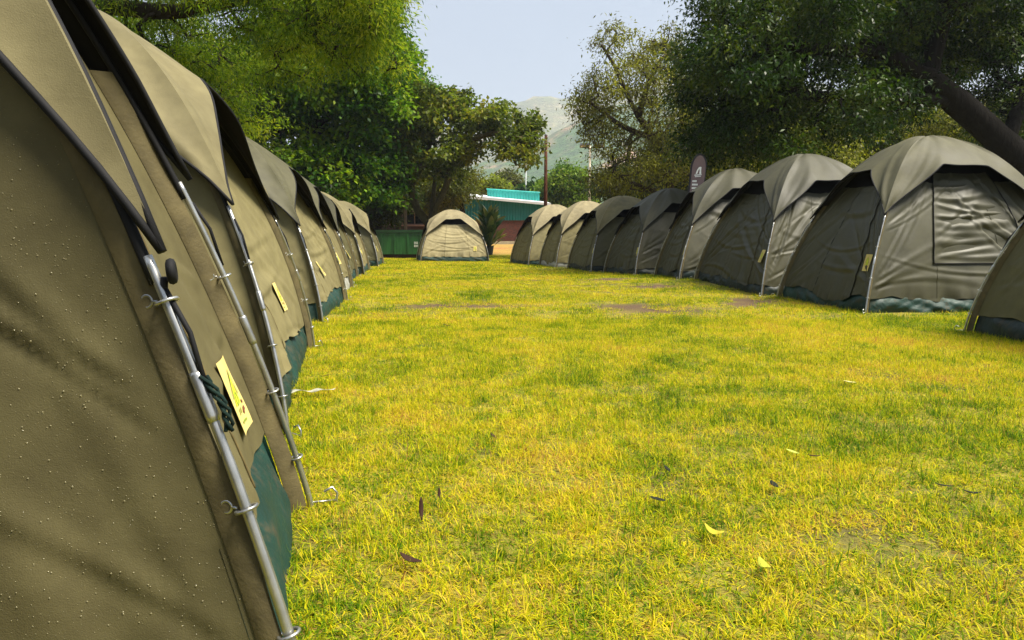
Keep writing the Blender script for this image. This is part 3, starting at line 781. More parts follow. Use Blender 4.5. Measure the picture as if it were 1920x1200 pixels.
# ---- right row, from the camera outwards
T('nearest tent of the right row, cut by the right edge', quad((3.95, 3.75), (3.97, 6.06), 2.5, 1), 1.95, .74, 31, OLV, OLV_F, logo=(.10, .26), ground=GROUNDSHEET_B, door=(.25, .7), fine=1.2, hem=.078, group=RG)
T('big olive tent of the right row with a black-edged window flap, second from the camera', quad((3.83, 7.52), (3.67, 9.62), 2.6, 1, .02), 2.0, .76, 32, WET, OLV_F, logo=(.085, .27), door=(.17, .60), fine=1.5, amt=1.25, swag=.8, tip=.52, flap=(3, .20, .70, .27, .79), zipm=BLACK, hem=.078, group=RG)
T('dark wet olive tent, third of the right row, with deep horizontal creases in its door', quad((3.51, 9.80), (3.19, 12.2), 2.5, 1), 2.0, .76, 33, WET, WET_SHADE_F, logo=(.08, .27), door=(.2, .6), ground=GROUNDSHEET_B, fine=1.3, tip=.5, amt=1.6, swag=1.2, hem=.078, group=RG)  # wet canvas, its darkness partly the right row's shade put into the colour
T('dark wet olive tent, fourth of the right row, right of the feather banner', quad((2.95, 12.3), (2.98, 14.6), 2.5, 1), 1.95, .74, 34, WET, WET_SHADE_F, logo=(.08, .27), ground=GROUNDSHEET_B, amt=1.3, hem=.078, group=RG)  # wet canvas, its darkness partly the right row's shade put into the colour
T('dark olive tent below the feather banner, fifth of the right row', quad((2.63, 14.9), (2.26, 17.2), 2.4, 1), 1.90, .68, 35, WET, WET_SHADE_F, logo=(.08, .27), ground=GROUNDSHEET_B, amt=1.3, hem=.078, group=RG)
T('olive tent with a pale fly, sixth of the right row', quad((1.97, 17.4), (1.57, 19.8), 2.4, 1), 1.91, .66, 36, OLV, TAN_F, logo=(.08, .27), ground=GROUNDSHEET_B, amt=1.2, hem=.078, group=RG)
T('pale tent with a light grey groundsheet, next to last of the right row', quad((1.27, 20.1), (.88, 22.5), 2.4, 1), 1.93, .64, 37, TAN, PALE_F, logo=(.08, .27), ground=GROUNDSHEET_G, hem=.078, group=RG)
T('last tent of the right row, pale near wall, before the brick hall', quad((.53, 22.45), (-.06, 24.8), 2.4, 1), 1.93, .64, 38, TAN, PALE_F, logo=(.08, .27), hem=.078, group=RG)
# ---- unseen tent added beside the camera to shade the nearest tent's near wall
T('olive tent of the left row beside the camera', [(-.46, -2.05), (-.50, .30), (-2.95, .36), (-2.9, -2.0)], 1.95, .7, 40, OLV, OLV_F, fine=.6, group=LG)  # added unseen tent, shades the nearest tent's near wall

# ---- things hanging on the nearest tent: green guy rope, rain drops
def near_details():
    t, o = TENTS[0]
    # black fly toggle and rope hanging from the near pole
    P = t.pole(0, np.linspace(.30, .255, 9), .024)
    P[:, 0] += np.array([0, .004, .008, .012, .014, .015, .014, .012, .008])
    mb = MB()
    rng = random.Random(4)
    pts = [Vector(p) for p in P]
    for k in range(3):
        q = [p + Vector((.006 * math.cos(2.1 * k + i * 1.3), .006 * math.sin(2.1 * k + i * 1.3), 0)) for i, p in enumerate(pts)]
        mb.tube(q, .0032, 6)
    mb.build('guy_rope', ROPE, o, True)
    c = t.pole(0, np.array([.385]), .045)[0]
    mb = MB(); mb.ring(c, (1, .4, .1), .014, .0075, 14, 8); mb.tube([c + (-.012, 0, -.01), c + (-.02, .01, -.05)], .006, 6); mb.build('fly_toggle', BLACK, o, True)
    # rain beads on the shaded near wall
    rng = np.random.default_rng(5); n = 7500
    S = rng.uniform(0.0, .62, n); W = rng.uniform(.045, .66, n)
    S = 1 - S
    dsp = folds(t, 3, .5, .3 * .4, 11 * 10 + 3, .13)
    P = t.wall(3, S, W, .0, dsp); N = t.nrm(3, W)
    rad = .0006 + .0012 * rng.random(n) ** 3
    base = []
    for a in range(6): base.append((math.cos(a * math.pi / 3), math.sin(a * math.pi / 3), 0))
    for a in range(6): base.append((.7 * math.cos(a * math.pi / 3 + .5), .7 * math.sin(a * math.pi / 3 + .5), .5))
    base.append((0, 0, .75)); base = np.array(base)
    F = []
    for a in range(6):
        b = (a + 1) % 6
        F += [(a, b, 6 + a), (b, 6 + b, 6 + a), (6 + a, 6 + b, 12)]
    F = np.array(F)
    up = np.array([0, 0, 1.0]); X = np.cross(up, N); X /= np.linalg.norm(X, axis=1)[:, None]; Y = np.cross(N, X)
    st = 1 + .6 * rng.random(n) * (rad > .002)
    V = P[:, None] + rad[:, None, None] * (base[None, :, :1] * X[:, None] + base[None, :, 1:2] * Y[:, None] * st[:, None, None] + base[None, :, 2:] * N[:, None])
    FF = (F[None] + (np.arange(n) * 13)[:, None, None]).reshape(-1, 3)
    d = link('rain_beads', np_mesh('rain_beads', V.reshape(-1, 3), FF), DROP, o, True); d['kind'] = 'stuff'
near_details()
# ================================================================= TREES
def tree(name, label, base, trunk, stems, blobs, n_clump, per, leaf, clump_r, cols, bark, seed, group=None, droop=.35, flat=.6, shell=.62, mat_=None, twig=True, dead=None, cvar=.35, trunk_r=.15, stray=0.0, stem_r=.62):
    """trunk, stems: lists of (x, y, z) polylines; blobs: (x, y, z, rx, ry, rz); leaf: (length, width)"""
    rng = np.random.default_rng(seed)
    o = empty(name, base, 0, label, 'tree', group)
    B = np.array(blobs); vol = (B[:, 3] * B[:, 4] * B[:, 5]) ** .72; vol = vol / vol.sum()
    # ---- clumps
    bi = rng.choice(len(B), n_clump, p=vol)
    d = rng.normal(size=(n_clump, 3)); d /= np.linalg.norm(d, axis=1)[:, None]
    rr = np.where(rng.random(n_clump) < shell, rng.uniform(.78, 1.04, n_clump), rng.uniform(.15, .85, n_clump) ** .6)
    C = B[bi, :3] + d * B[bi, 3:] * rr[:, None] + rng.normal(size=(n_clump, 3)) * clump_r * .3
    gnd = gz(C[:, 0], C[:, 1]); C[:, 2] = np.maximum(C[:, 2], gnd + .35)
    # ---- skeleton: trunk and stems first, then every clump reaches for the nearest wood
    pos, par, rad0 = [], [], []
    def poly(pts, r0, r1, start=None):
        pts = np.array(pts, float); last = start; L = np.linalg.norm(np.diff(pts, axis=0), axis=1); tot = L.sum(); acc = 0
        ids = []
        for i in range(len(pts) - 1):
            m = max(2, int(L[i] / .3))
            for k in range(m):
                f = k / m; q = acc + L[i] * f
                # smooth the polyline
                p0 = pts[max(i - 1, 0)]; p1 = pts[i]; p2 = pts[i + 1]; p3 = pts[min(i + 2, len(pts) - 1)]
                p = .5 * (2 * p1 + (p2 - p0) * f + (2 * p0 - 5 * p1 + 4 * p2 - p3) * f * f + (3 * p1 - p0 - 3 * p2 + p3) * f ** 3)
                pos.append(p); par.append(-1 if last is None else last); rad0.append(r0 + (r1 - r0) * q / tot); last = len(pos) - 1; ids.append(last)
            acc += L[i]
        pos.append(pts[-1]); par.append(last); rad0.append(r1); ids.append(len(pos) - 1)
        return ids
    chains = [poly(trunk, trunk_r, trunk_r * .5)]
    for st in stems:
        P = np.array(pos); s0 = int(np.argmin(np.linalg.norm(P - np.array(st[0]), axis=1)))
        ids = poly([pos[s0]] + list(st[1:]), trunk_r * stem_r, trunk_r * .22, s0); chains.append([s0] + ids)
    P = np.array(pos)
    order = np.argsort(np.min(np.linalg.norm(C[:, None] - P[None, ::3], axis=2), axis=1))
    count = {}
    for ci in order:
        P = np.array(pos); c = C[ci]
        dist = np.linalg.norm(P - c, axis=1) + .35 * np.maximum(0, P[:, 2] - c[2])
        j = int(np.argmin(dist)); a = P[j]; v = c - a; ln = np.linalg.norm(v)
        if ln > .25:
            m = max(2, int(ln / .55)); last = j; ch = [j]
            side = rng.normal(size=3) * ln * .07; side[2] += .05 * ln
            for k in range(1, m + 1):
                f = k / m; p = a + v * f + side * 4 * f * (1 - f) + rng.normal(size=3) * .02 * ln
                pos.append(p); par.append(last); rad0.append(0); last = len(pos) - 1; ch.append(last)
            chains.append(ch); j = last
        count[j] = count.get(j, 0) + 1
    w = np.zeros(len(pos))
    for k, v in count.items(): w[k] += v
    for k in range(len(pos) - 1, -1, -1):
        if par[k] >= 0: w[par[k]] += w[k]
    rad = np.maximum(np.array(rad0), .011 * np.maximum(w, .5) ** .46 * (trunk_r / .16) ** .5)
    rad = np.minimum(rad, np.where(np.array(rad0) > 0, 9, trunk_r * .5))
    mbT, mbB = MB(), MB()
    for k, ch in enumerate(chains):
        pts = [pos[i] for i in ch]; rs = [rad[i] for i in ch]
        if k and k > len(stems): rs[0] = rs[1]
        if k == 0: rs[0] *= 1.5; rs[1] *= 1.2
        (mbT if k <= len(stems) else mbB).tube(pts, rs, 9 if k <= len(stems) else 5, cap=False)
    mbT.build('trunk', bark, o, True)
    if mbB.v: mbB.build('branches', bark, o, True)['kind'] = 'stuff'
    # ---- leaves
    n = n_clump * per; ci = np.repeat(np.arange(n_clump), per)
    off = rng.normal(size=(n, 3)); off *= np.array([1, 1, flat]) * clump_r * .62
    off[:, 2] -= .12 * (off[:, 0] ** 2 + off[:, 1] ** 2) / clump_r
    Pn = C[ci] + off
    if stray:
        k = rng.random(n) < stray; Pn[k] += rng.normal(size=(k.sum(), 3)) * clump_r * .6
    dr = off / (np.linalg.norm(off, axis=1)[:, None] + 1e-6) * .7 + rng.normal(size=(n, 3)) * .75; dr[:, 2] -= droop
    dr /= np.linalg.norm(dr, axis=1)[:, None]
    up = rng.normal(size=(n, 3)) * .55 + np.array([0, 0, 1.0])
    sd_ = np.cross(dr, up); sd_ /= np.linalg.norm(sd_, axis=1)[:, None] + 1e-6
    nn = np.cross(sd_, dr)
    L = leaf[0] * rng.uniform(.65, 1.3, n)[:, None]; Wd = leaf[1] * rng.uniform(.7, 1.25, n)[:, None]
    V = np.stack([Pn, Pn + dr * L * .45 + sd_ * Wd * .5 + nn * L * .06, Pn + dr * L - nn * L * .10, Pn + dr * L * .45 - sd_ * Wd * .5 + nn * L * .06], 1)
    F = np.arange(n * 4).reshape(n, 4)
    cols = np.array(cols); k = len(cols)
    cl = rng.random(n_clump) * (k - 1); t = np.clip(cl[ci] + rng.normal(size=n) * cvar * (k - 1) * .5, 0, k - 1.001); i0 = t.astype(int); f = (t - i0)[:, None]
    col = (cols[i0] * (1 - f) + cols[i0 + 1] * f) * rng.uniform(.75, 1.25, n)[:, None]
    me = np_mesh('crown', V.reshape(-1, 3), F, np.repeat(col, 4, 0))
    c = link('crown', me, mat_ or LEAF, o); c['kind'] = 'stuff'
    return o

LEAF = leaf_mat('leaves', .4, .45, .15)
LEAF_D = leaf_mat('glossy dark leaves', .25, .4, .15)
LEAF_F = leaf_mat('feathery leaves', .5, .6, .08)
BARK = bark_mat('grey brown bark', (0.055, 0.040, 0.028)); BARK_D = bark_mat('dark bark', (0.028, 0.022, 0.017)); BARK_K = bark_mat('wet black bark', (0.012, 0.010, 0.008)); BARK_M = bark_mat('mossy bark', (0.085, 0.070, 0.030))

# feathery acacia on the left, reaching over the tents
tree('acacia_tree', 'feathery yellow-green acacia with fine leaves hanging over the left tents', (-9.785, 14, 0.0),
  [(-9.785, 14, 0.0), (-9.43, 14, 2.36), (-9.16, 14, 4.58), (-8.34, 13.5, 5.77)], [[(-9.25, 14, 3.88), (-7.8, 13, 4.86), (-5.81, 12.6, 4.72), (-4.27, 12.2, 4.85), (-2.8, 12, 4.88)], [(-9.16, 14, 4.58), (-7.37, 13, 5.59), (-4.7, 12, 5.38), (-2.67, 11.5, 5.27)], [(-9.4, 14, 2.77), (-7.76, 13.8, 3.74), (-6.41, 13.8, 4.14)]],
  [(-2.85, 11.32, 4.61, 0.79, 1.6, 0.47), (-2.32, 11.91, 4.44, 0.42, 1.6, 0.37), (-3.23, 12.49, 4.1, 0.56, 1.6, 0.35), (-2.51, 13.08, 4.05, 0.42, 1.6, 0.35), (-3.57, 11.61, 4.61, 0.56, 1.6, 0.37), (-4.2, 12.2, 4.35, 0.56, 1.6, 0.42), (-3.96, 12.79, 3.75, 0.37, 1.6, 0.23), (-2.09, 11.32, 4.7, 0.33, 1.6, 0.33), (-4.97, 11.91, 5.21, 1.4, 1.6, 0.47), (-3.01, 12.49, 5.29, 1.21, 1.6, 0.47), (-6.3, 13.08, 5.12, 0.93, 1.6, 0.47)] + [(-6.72, 12.98, 4.14, 0.84, 1.5, 0.63), (-5.92, 13.53, 3.69, 0.74, 1.5, 0.53), (-5.43, 14.08, 3.29, 0.47, 1.5, 0.37), (-6.38, 14.62, 4.72, 0.84, 1.5, 0.47), (-7.29, 13.25, 4.72, 0.63, 1.5, 0.47), (-5.49, 13.8, 4.33, 0.63, 1.5, 0.53), (-7.86, 14.35, 5.21, 0.53, 1.5, 0.32), (-7.15, 12.98, 3.64, 0.53, 1.5, 0.42)],
  430, 165, (.105, .021), .33, [(.020, .045, .006), (.055, .10, .010), (.105, .17, .014), (.175, .24, .018), (.28, .30, .022)], BARK_D, 101, droop=.55, flat=.45, shell=.5, mat_=LEAF_F, trunk_r=.17)

# big bright green broadleaf tree
tree('broadleaf_tree', 'tall bright green broadleaf tree, centre left, with dark upright trunk', (-9.914, 30, 0.0),
  [(-9.914, 30, 0.0), (-9.86, 30, 3.49), (-9.86, 30, 5.9), (-9.28, 30, 8.48), (-8.32, 30, 10.59)], [[(-9.86, 30, 4.15), (-7.9, 29.5, 5.6), (-6.0, 29, 7.19)], [(-9.86, 30, 3.49), (-11.41, 30, 5.24), (-11.78, 30, 6.76)], [(-9.86, 30, 5.9), (-7.52, 30, 8.05), (-5.72, 30, 9.33)]],
  [(-7.09, 28.79, 7.63, 2.4, 2.2, 1.95), (-5.41, 29.6, 8.37, 1.15, 2.2, 1.26), (-8.89, 30.4, 6.98, 1.83, 2.2, 1.83), (-6.94, 31.21, 5.03, 2.18, 2.2, 1.72), (-7.88, 29.19, 3.37, 1.95, 2.2, 1.49), (-10.83, 30.0, 5.68, 1.15, 2.2, 1.37), (-5.85, 30.81, 3.71, 1.03, 2.2, 1.26), (-9.46, 28.79, 3.37, 1.15, 2.2, 1.03), (-6.01, 29.6, 6.33, 1.37, 2.2, 1.26), (-7.48, 30.4, 9.54, 2.06, 2.2, 1.37), (-4.74, 31.21, 8.8, 0.5, 2.2, 0.5), (-5.1, 29.19, 7.41, 0.57, 2.2, 0.92), (-8.8, 30.0, 9.33, 2.06, 2.2, 1.37), (-10.64, 30.81, 7.63, 1.37, 2.2, 1.37), (-5.93, 28.79, 9.96, 1.15, 2.2, 0.92)],
  640, 120, (.21, .14), .52, [(.018, .055, .005), (.035, .10, .006), (.07, .155, .008), (.13, .22, .010), (.21, .28, .014)], BARK_D, 102, droop=.3, trunk_r=.3, shell=.7)

# gnarled tree behind the end tent
tree('gnarled_tree', 'gnarled brown-green tree with curved forking trunk behind the pale end tent', (-3.46, 33, 0.027),
  [(-3.46, 33, 0.027), (-3.85, 33, 1.42), (-4.43, 33, 2.24), (-4.69, 33, 3.27), (-4.72, 33, 4.24), (-5.05, 33, 5.45)], [[(-3.7, 33, 1.3), (-3.56, 32.8, 2.28), (-3.04, 32.6, 3.24), (-2.73, 32.5, 4.31), (-1.91, 32, 5.19), (-0.59, 31.6, 5.48), (0.59, 31.5, 5.19)], [(-4.69, 33, 3.27), (-3.89, 32.5, 4.67), (-3.51, 32.5, 6.09)], [(-3.69, 33, 1.54), (-3.64, 33.4, 3.54), (-3.46, 33.5, 4.78)], [(-0.47, 31.6, 5.48), (-0.05, 31.5, 4.66), (0.19, 31.4, 4.07)]],
  [(-3.86, 31.68, 6.68, 1.36, 1.5, 1.12), (-4.57, 32.23, 4.9, 0.99, 1.5, 1.24), (-2.66, 32.77, 5.73, 1.36, 1.5, 1.24), (-2.36, 33.33, 6.79, 0.99, 1.5, 0.79), (-1.09, 31.95, 6.04, 0.89, 1.5, 0.74), (-0.05, 32.5, 6.04, 1.04, 1.5, 0.65), (0.73, 33.05, 5.5, 0.74, 1.5, 0.69), (0.05, 31.68, 4.78, 0.89, 1.5, 0.55), (-3.04, 32.23, 4.43, 1.12, 1.5, 0.87), (-5.49, 32.77, 3.71, 0.74, 1.5, 1.12), (-4.71, 33.33, 6.44, 0.87, 1.5, 0.99), (-1.94, 31.95, 4.86, 0.55, 1.5, 0.55), (-5.64, 32.5, 4.9, 0.62, 1.5, 0.99), (1.09, 33.05, 6.21, 0.45, 1.5, 0.35), (0.61, 31.68, 4.43, 0.45, 1.5, 0.25), (-0.48, 32.23, 6.68, 0.4, 1.5, 0.3), (-3.25, 32.77, 7.26, 0.74, 1.5, 0.55)],
  370, 62, (.19, .135), .33, [(.035, .050, .008), (.065, .090, .012), (.10, .135, .014), (.155, .18, .018), (.20, .18, .02)], BARK_M, 103, droop=.25, trunk_r=.23, shell=.6)

# pale green canopy just right of the broadleaf tree
tree('ash_tree', 'pale green tree top between the broadleaf tree and the gnarled tree', (-6.86, 42, 0.454),
  [(-6.86, 42, 0.454), (-6.68, 42, 4.56), (-6.24, 42, 8.55)], [],
  [(-6.06, 41.12, 9.6, 1.15, 1.6, 0.83), (-7.0, 41.71, 9.15, 1.12, 1.6, 1.44), (-5.14, 42.29, 9.0, 0.83, 1.6, 0.83), (-6.73, 42.88, 7.33, 1.6, 1.6, 1.28), (-6.29, 41.41, 5.49, 1.28, 1.6, 1.28)],
  190, 110, (.2, .12), .55, [(.04, .10, .02), (.07, .15, .02), (.12, .20, .03)], BARK, 104, trunk_r=.18)

# undergrowth and dark trees behind the left row
tree('shade_tree', 'dark leafy tree low behind the left tents, over the brown house', (-7.14, 37, 0.194),
  [(-7.14, 37, 0.194), (-6.93, 37, 2.19), (-7.19, 37, 3.15), (-6.94, 37, 4.11)], [],
  [(-8.36, 36.01, 3.15, 1.41, 1.8, 1.13), (-6.67, 36.67, 3.7, 1.27, 1.8, 1.07), (-7.54, 37.33, 2.33, 1.41, 1.8, 0.51), (-8.89, 37.99, 4.11, 1.41, 1.8, 1.41), (-5.71, 36.34, 2.96, 0.85, 1.8, 0.62)],
  260, 100, (0.2, 0.11), 0.5, [(0.012, 0.024, 0.006), (0.022, 0.04, 0.008), (0.04, 0.06, 0.01), (0.06, 0.075, 0.012)], BARK_D, 120, trunk_r=.2)
tree('feathery_tree', 'yellow-green feathery tree low behind the curved trunk', (-2.978, 40, 0.356),
  [(-2.978, 40, 0.356), (-2.78, 40, 2.3), (-3.07, 40, 3.27), (-2.82, 40, 4.23)], [],
  [(-3.46, 39.01, 3.73, 1.1, 1.8, 0.73), (-2.94, 39.67, 4.23, 0.73, 1.8, 0.49), (-4.07, 40.33, 3.14, 1.04, 1.8, 0.61), (-5.26, 40.99, 3.79, 1.1, 1.8, 0.98)],
  220, 110, (0.2, 0.07), 0.55, [(0.04, 0.05, 0.01), (0.07, 0.085, 0.014), (0.11, 0.12, 0.018), (0.15, 0.14, 0.02)], BARK_D, 121, trunk_r=.2)
tree('screening_tree', 'dark tree filling the gap behind the acacia, far left', (-12.923, 27, 0.0),
  [(-12.923, 27, 0.0), (-12.72, 27, 1.81), (-12.74, 27, 5.19), (-12.4, 27, 8.48)], [],
  [(-13.24, 26.01, 5.58, 2.27, 1.8, 1.85), (-10.89, 26.67, 4.41, 1.55, 1.8, 1.34), (-15.13, 27.33, 7.33, 1.85, 1.8, 1.55), (-11.56, 27.99, 7.14, 1.75, 1.8, 1.65), (-9.73, 26.34, 3.22, 1.13, 1.8, 1.13), (-16.64, 27.0, 8.48, 1.65, 1.8, 1.65), (-7.73, 27.66, 2.42, 1.03, 1.8, 0.72)],
  480, 100, (0.16, 0.07), 0.55, [(0.014, 0.028, 0.006), (0.026, 0.05, 0.008), (0.045, 0.075, 0.01), (0.07, 0.09, 0.012)], BARK_D, 122, trunk_r=.2)
tree('round_tree', 'small round olive tree behind the turquoise roof', (-0.285, 75, 0.55),
  [(-0.285, 75, 0.55), (0.06, 75, 3.61), (-0.51, 75, 5.43), (-0.06, 75, 7.24)], [],
  [(-0.28, 74.01, 6.85, 0.97, 1.8, 0.63), (-0.56, 74.67, 7.24, 0.57, 1.8, 0.34), (0.45, 75.33, 6.52, 0.46, 1.8, 0.46)],
  70, 70, (0.3, 0.2), 0.6, [(0.05, 0.06, 0.02), (0.09, 0.1, 0.03), (0.13, 0.13, 0.04)], BARK_D, 123, trunk_r=.2)
tree('lime_bush', 'bright yellow-green bush behind the left end of the turquoise roof', (-1.905, 66, 0.55),
  [(-1.905, 66, 0.55), (-1.59, 66, 3.28), (-2.09, 66, 4.51), (-1.69, 66, 5.73)], [],
  [(-1.74, 65.01, 5.73, 0.91, 1.8, 0.4), (-2.58, 65.67, 5.49, 0.71, 1.8, 0.45), (-0.99, 66.33, 5.54, 0.6, 1.8, 0.3)],
  60, 70, (0.3, 0.2), 0.6, [(0.1, 0.13, 0.015), (0.17, 0.2, 0.02), (0.24, 0.25, 0.03)], BARK_D, 124, trunk_r=.2)
tree('bright_bushy_tree', 'bright green bushy tree between the two tall poles', (4.254, 56, 0.55),
  [(4.254, 56, 0.55), (4.48, 56, 2.9), (4.05, 56, 4.53), (4.37, 56, 6.14)], [],
  [(4.0, 55.01, 5.19, 1.37, 1.8, 0.94), (4.84, 55.67, 5.48, 0.94, 1.8, 0.77), (3.37, 56.33, 4.49, 1.28, 1.8, 0.77), (5.27, 56.99, 4.36, 0.94, 1.8, 0.94), (4.22, 55.34, 3.95, 1.92, 1.8, 0.51), (4.2, 56.0, 6.14, 0.43, 1.8, 0.34)],
  240, 90, (0.28, 0.15), 0.6, [(0.03, 0.07, 0.012), (0.07, 0.13, 0.016), (0.12, 0.19, 0.02), (0.18, 0.23, 0.03)], BARK_D, 125, trunk_r=.2)
tree('dark_bush', 'dark green bush left of the bright tree behind the hall', (2.528, 64, 0.55),
  [(2.528, 64, 0.55), (2.8, 64, 3.2), (2.31, 64, 4.44), (2.69, 64, 5.68)], [],
  [(2.65, 63.01, 5.11, 1.27, 1.8, 0.59), (1.69, 63.67, 5.01, 0.98, 1.8, 0.49), (3.61, 64.33, 5.68, 0.88, 1.8, 0.68)],
  90, 80, (0.3, 0.17), 0.6, [(0.012, 0.035, 0.01), (0.022, 0.055, 0.014), (0.04, 0.08, 0.02)], BARK_D, 126, trunk_r=.2)


# half bare tree right of the gap
tree('thorn_tree', 'thin half-bare olive-brown tree to the right of the floodlight pole', (7.207, 31, 0.0),
  [(7.207, 31, 0.0), (6.92, 31, 2.43), (6.97, 31, 4.03), (7.46, 31, 5.39), (7.24, 31, 6.74)], [[(7.02, 31, 3.8), (6.03, 30.5, 5.1), (5.12, 30, 6.22), (4.2, 30, 8.05), (3.71, 30, 8.8)], [(6.03, 30.5, 5.1), (4.58, 30, 5.57), (3.17, 29.5, 6.45)], [(6.91, 31, 2.66), (5.5, 30.5, 3.08), (4.27, 30, 3.71)], [(5.35, 30, 6.01), (5.66, 30, 7.2), (6.19, 30, 8.27)]],
  [(5.19, 29.45, 7.3, 1.16, 1.9, 1.16), (3.81, 30.15, 8.93, 0.51, 1.9, 0.51), (4.6, 30.85, 9.04, 0.7, 1.9, 0.37), (6.29, 31.55, 8.5, 1.51, 1.9, 0.93), (3.84, 29.8, 6.97, 0.98, 1.9, 0.81), (3.12, 30.5, 6.53, 0.56, 1.9, 0.37), (5.0, 31.2, 5.43, 1.4, 1.9, 1.05), (6.46, 29.45, 5.98, 1.16, 1.9, 1.16), (5.49, 30.15, 3.75, 1.75, 1.9, 1.05), (3.87, 30.85, 5.32, 0.61, 1.9, 0.93), (7.67, 31.55, 7.52, 1.05, 1.9, 1.28), (7.54, 29.8, 4.2, 1.28, 1.9, 1.05), (4.24, 30.5, 3.53, 0.81, 1.9, 0.81), (6.72, 31.2, 9.26, 0.93, 1.9, 0.47), (6.16, 29.45, 4.65, 1.16, 1.9, 0.93), (3.4, 30.15, 5.87, 0.47, 1.9, 0.56), (2.94, 30.85, 6.97, 0.28, 1.9, 0.23)],
  430, 62, (.16, .06), .38, [(.07, .055, .025), (.09, .09, .02), (.13, .135, .02), (.19, .185, .022), (.25, .24, .03)], BARK, 105, droop=.5, trunk_r=.24, shell=.55, stray=.2)

# big dark tree over the right row
tree('dark_evergreen_tree', 'huge dark green tree with thick leaning black trunk over the right tents', (13.238, 17, 0.0),
  [(13.238, 17, 0.0), (12.59, 17, 2.13), (11.75, 17, 3.01), (10.73, 17, 3.87), (9.69, 16.8, 4.5), (8.5, 16.5, 5.02), (7.03, 16, 5.57)], [[(10.47, 17, 4.06), (9.05, 16.5, 4.02), (7.6, 16, 3.87), (6.01, 15.6, 4.01)], [(9.69, 16.8, 4.5), (9.98, 17, 5.63), (10.37, 17, 7.06)], [(11.75, 17, 3.01), (12.55, 17.5, 4.66), (13.56, 18, 6.42)], [(8.5, 16.5, 5.02), (5.93, 15.5, 4.88), (4.85, 15.3, 4.61)]],
  [(4.77, 15.4, 4.08, 0.78, 2.0, 1.01), (5.4, 16.13, 5.26, 0.94, 2.0, 1.01), (5.41, 16.87, 3.36, 1.01, 2.0, 0.57), (4.61, 17.6, 3.18, 0.53, 2.0, 0.38), (6.53, 15.77, 5.61, 1.39, 2.0, 0.88), (6.6, 16.5, 4.2, 1.13, 2.0, 0.76), (7.98, 17.23, 5.72, 1.39, 2.0, 0.88), (7.37, 15.4, 3.36, 0.76, 2.0, 0.38), (5.92, 16.13, 2.76, 0.53, 2.0, 0.28), (5.04, 16.87, 6.76, 0.88, 2.0, 0.88), (7.66, 17.6, 7.1, 1.89, 2.0, 1.01), (10.63, 15.77, 7.33, 1.76, 2.0, 1.13), (4.27, 16.5, 4.55, 0.38, 2.0, 0.5), (4.66, 17.23, 5.49, 0.44, 2.0, 0.63)] + [(9.38, 17.78, 4.36, 1.14, 1.5, 0.57), (10.78, 18.33, 6.09, 1.56, 1.5, 0.99), (11.26, 18.88, 5.16, 0.99, 1.5, 0.64), (12.41, 19.43, 6.22, 1.28, 1.5, 1.14), (12.67, 18.05, 4.63, 0.99, 1.5, 0.99), (10.02, 18.6, 5.16, 0.99, 1.5, 0.85), (13.16, 19.15, 3.69, 0.71, 1.5, 0.57), (10.07, 17.78, 6.48, 1.28, 1.5, 0.85), (11.7, 18.33, 6.61, 1.28, 1.5, 0.85), (9.88, 18.88, 7.39, 1.7, 1.5, 0.85), (11.97, 19.43, 8.41, 1.99, 1.5, 0.99)],
  1100, 150, (.115, .046), .38, [(.010, .024, .005), (.018, .042, .006), (.032, .066, .008), (.052, .09, .010), (.085, .11, .014)], BARK_K, 106, droop=.45, trunk_r=.25, stem_r=.36, shell=.62, mat_=LEAF_D)
tree('sunlit_tree', 'pale yellow-green tree showing beneath the dark evergreen, above the right tents', (8.737, 25, 0.0),
  [(8.737, 25, 0.0), (8.8, 25, 1.74), (8.56, 25, 3.04), (8.66, 25, 4.32)], [],
  [(7.77, 24.12, 3.59, 0.86, 1.6, 0.53), (9.15, 24.71, 4.05, 0.95, 1.6, 0.67), (10.1, 25.29, 3.77, 1.15, 1.6, 0.69), (11.48, 25.88, 4.14, 0.95, 1.6, 0.69), (7.28, 24.41, 4.32, 0.69, 1.6, 0.69), (10.87, 25.0, 3.41, 0.95, 1.6, 0.42)],
  330, 85, (0.14, 0.06), 0.45, [(0.05, 0.06, 0.014), (0.1, 0.11, 0.018), (0.17, 0.175, 0.025), (0.26, 0.25, 0.04)], BARK_D, 140, trunk_r=.2)
tree('background_tree', 'dark green tree behind the thorn tree and the right tents', (6.685, 40, 0.356),
  [(6.685, 40, 0.356), (6.83, 40, 2.3), (6.48, 40, 4.53), (6.68, 40, 6.73)], [],
  [(5.71, 38.9, 3.94, 1.53, 2.0, 0.92), (7.51, 39.63, 4.08, 1.83, 2.0, 1.1), (9.32, 40.37, 3.94, 1.83, 2.0, 1.1), (11.11, 41.1, 4.38, 1.83, 2.0, 1.37), (9.86, 39.27, 6.14, 1.83, 2.0, 1.53), (12.52, 40.0, 6.73, 1.83, 2.0, 1.53)],
  420, 85, (0.2, 0.1), 0.55, [(0.014, 0.024, 0.006), (0.028, 0.045, 0.01), (0.05, 0.07, 0.014), (0.08, 0.09, 0.02)], BARK_D, 141, trunk_r=.2)
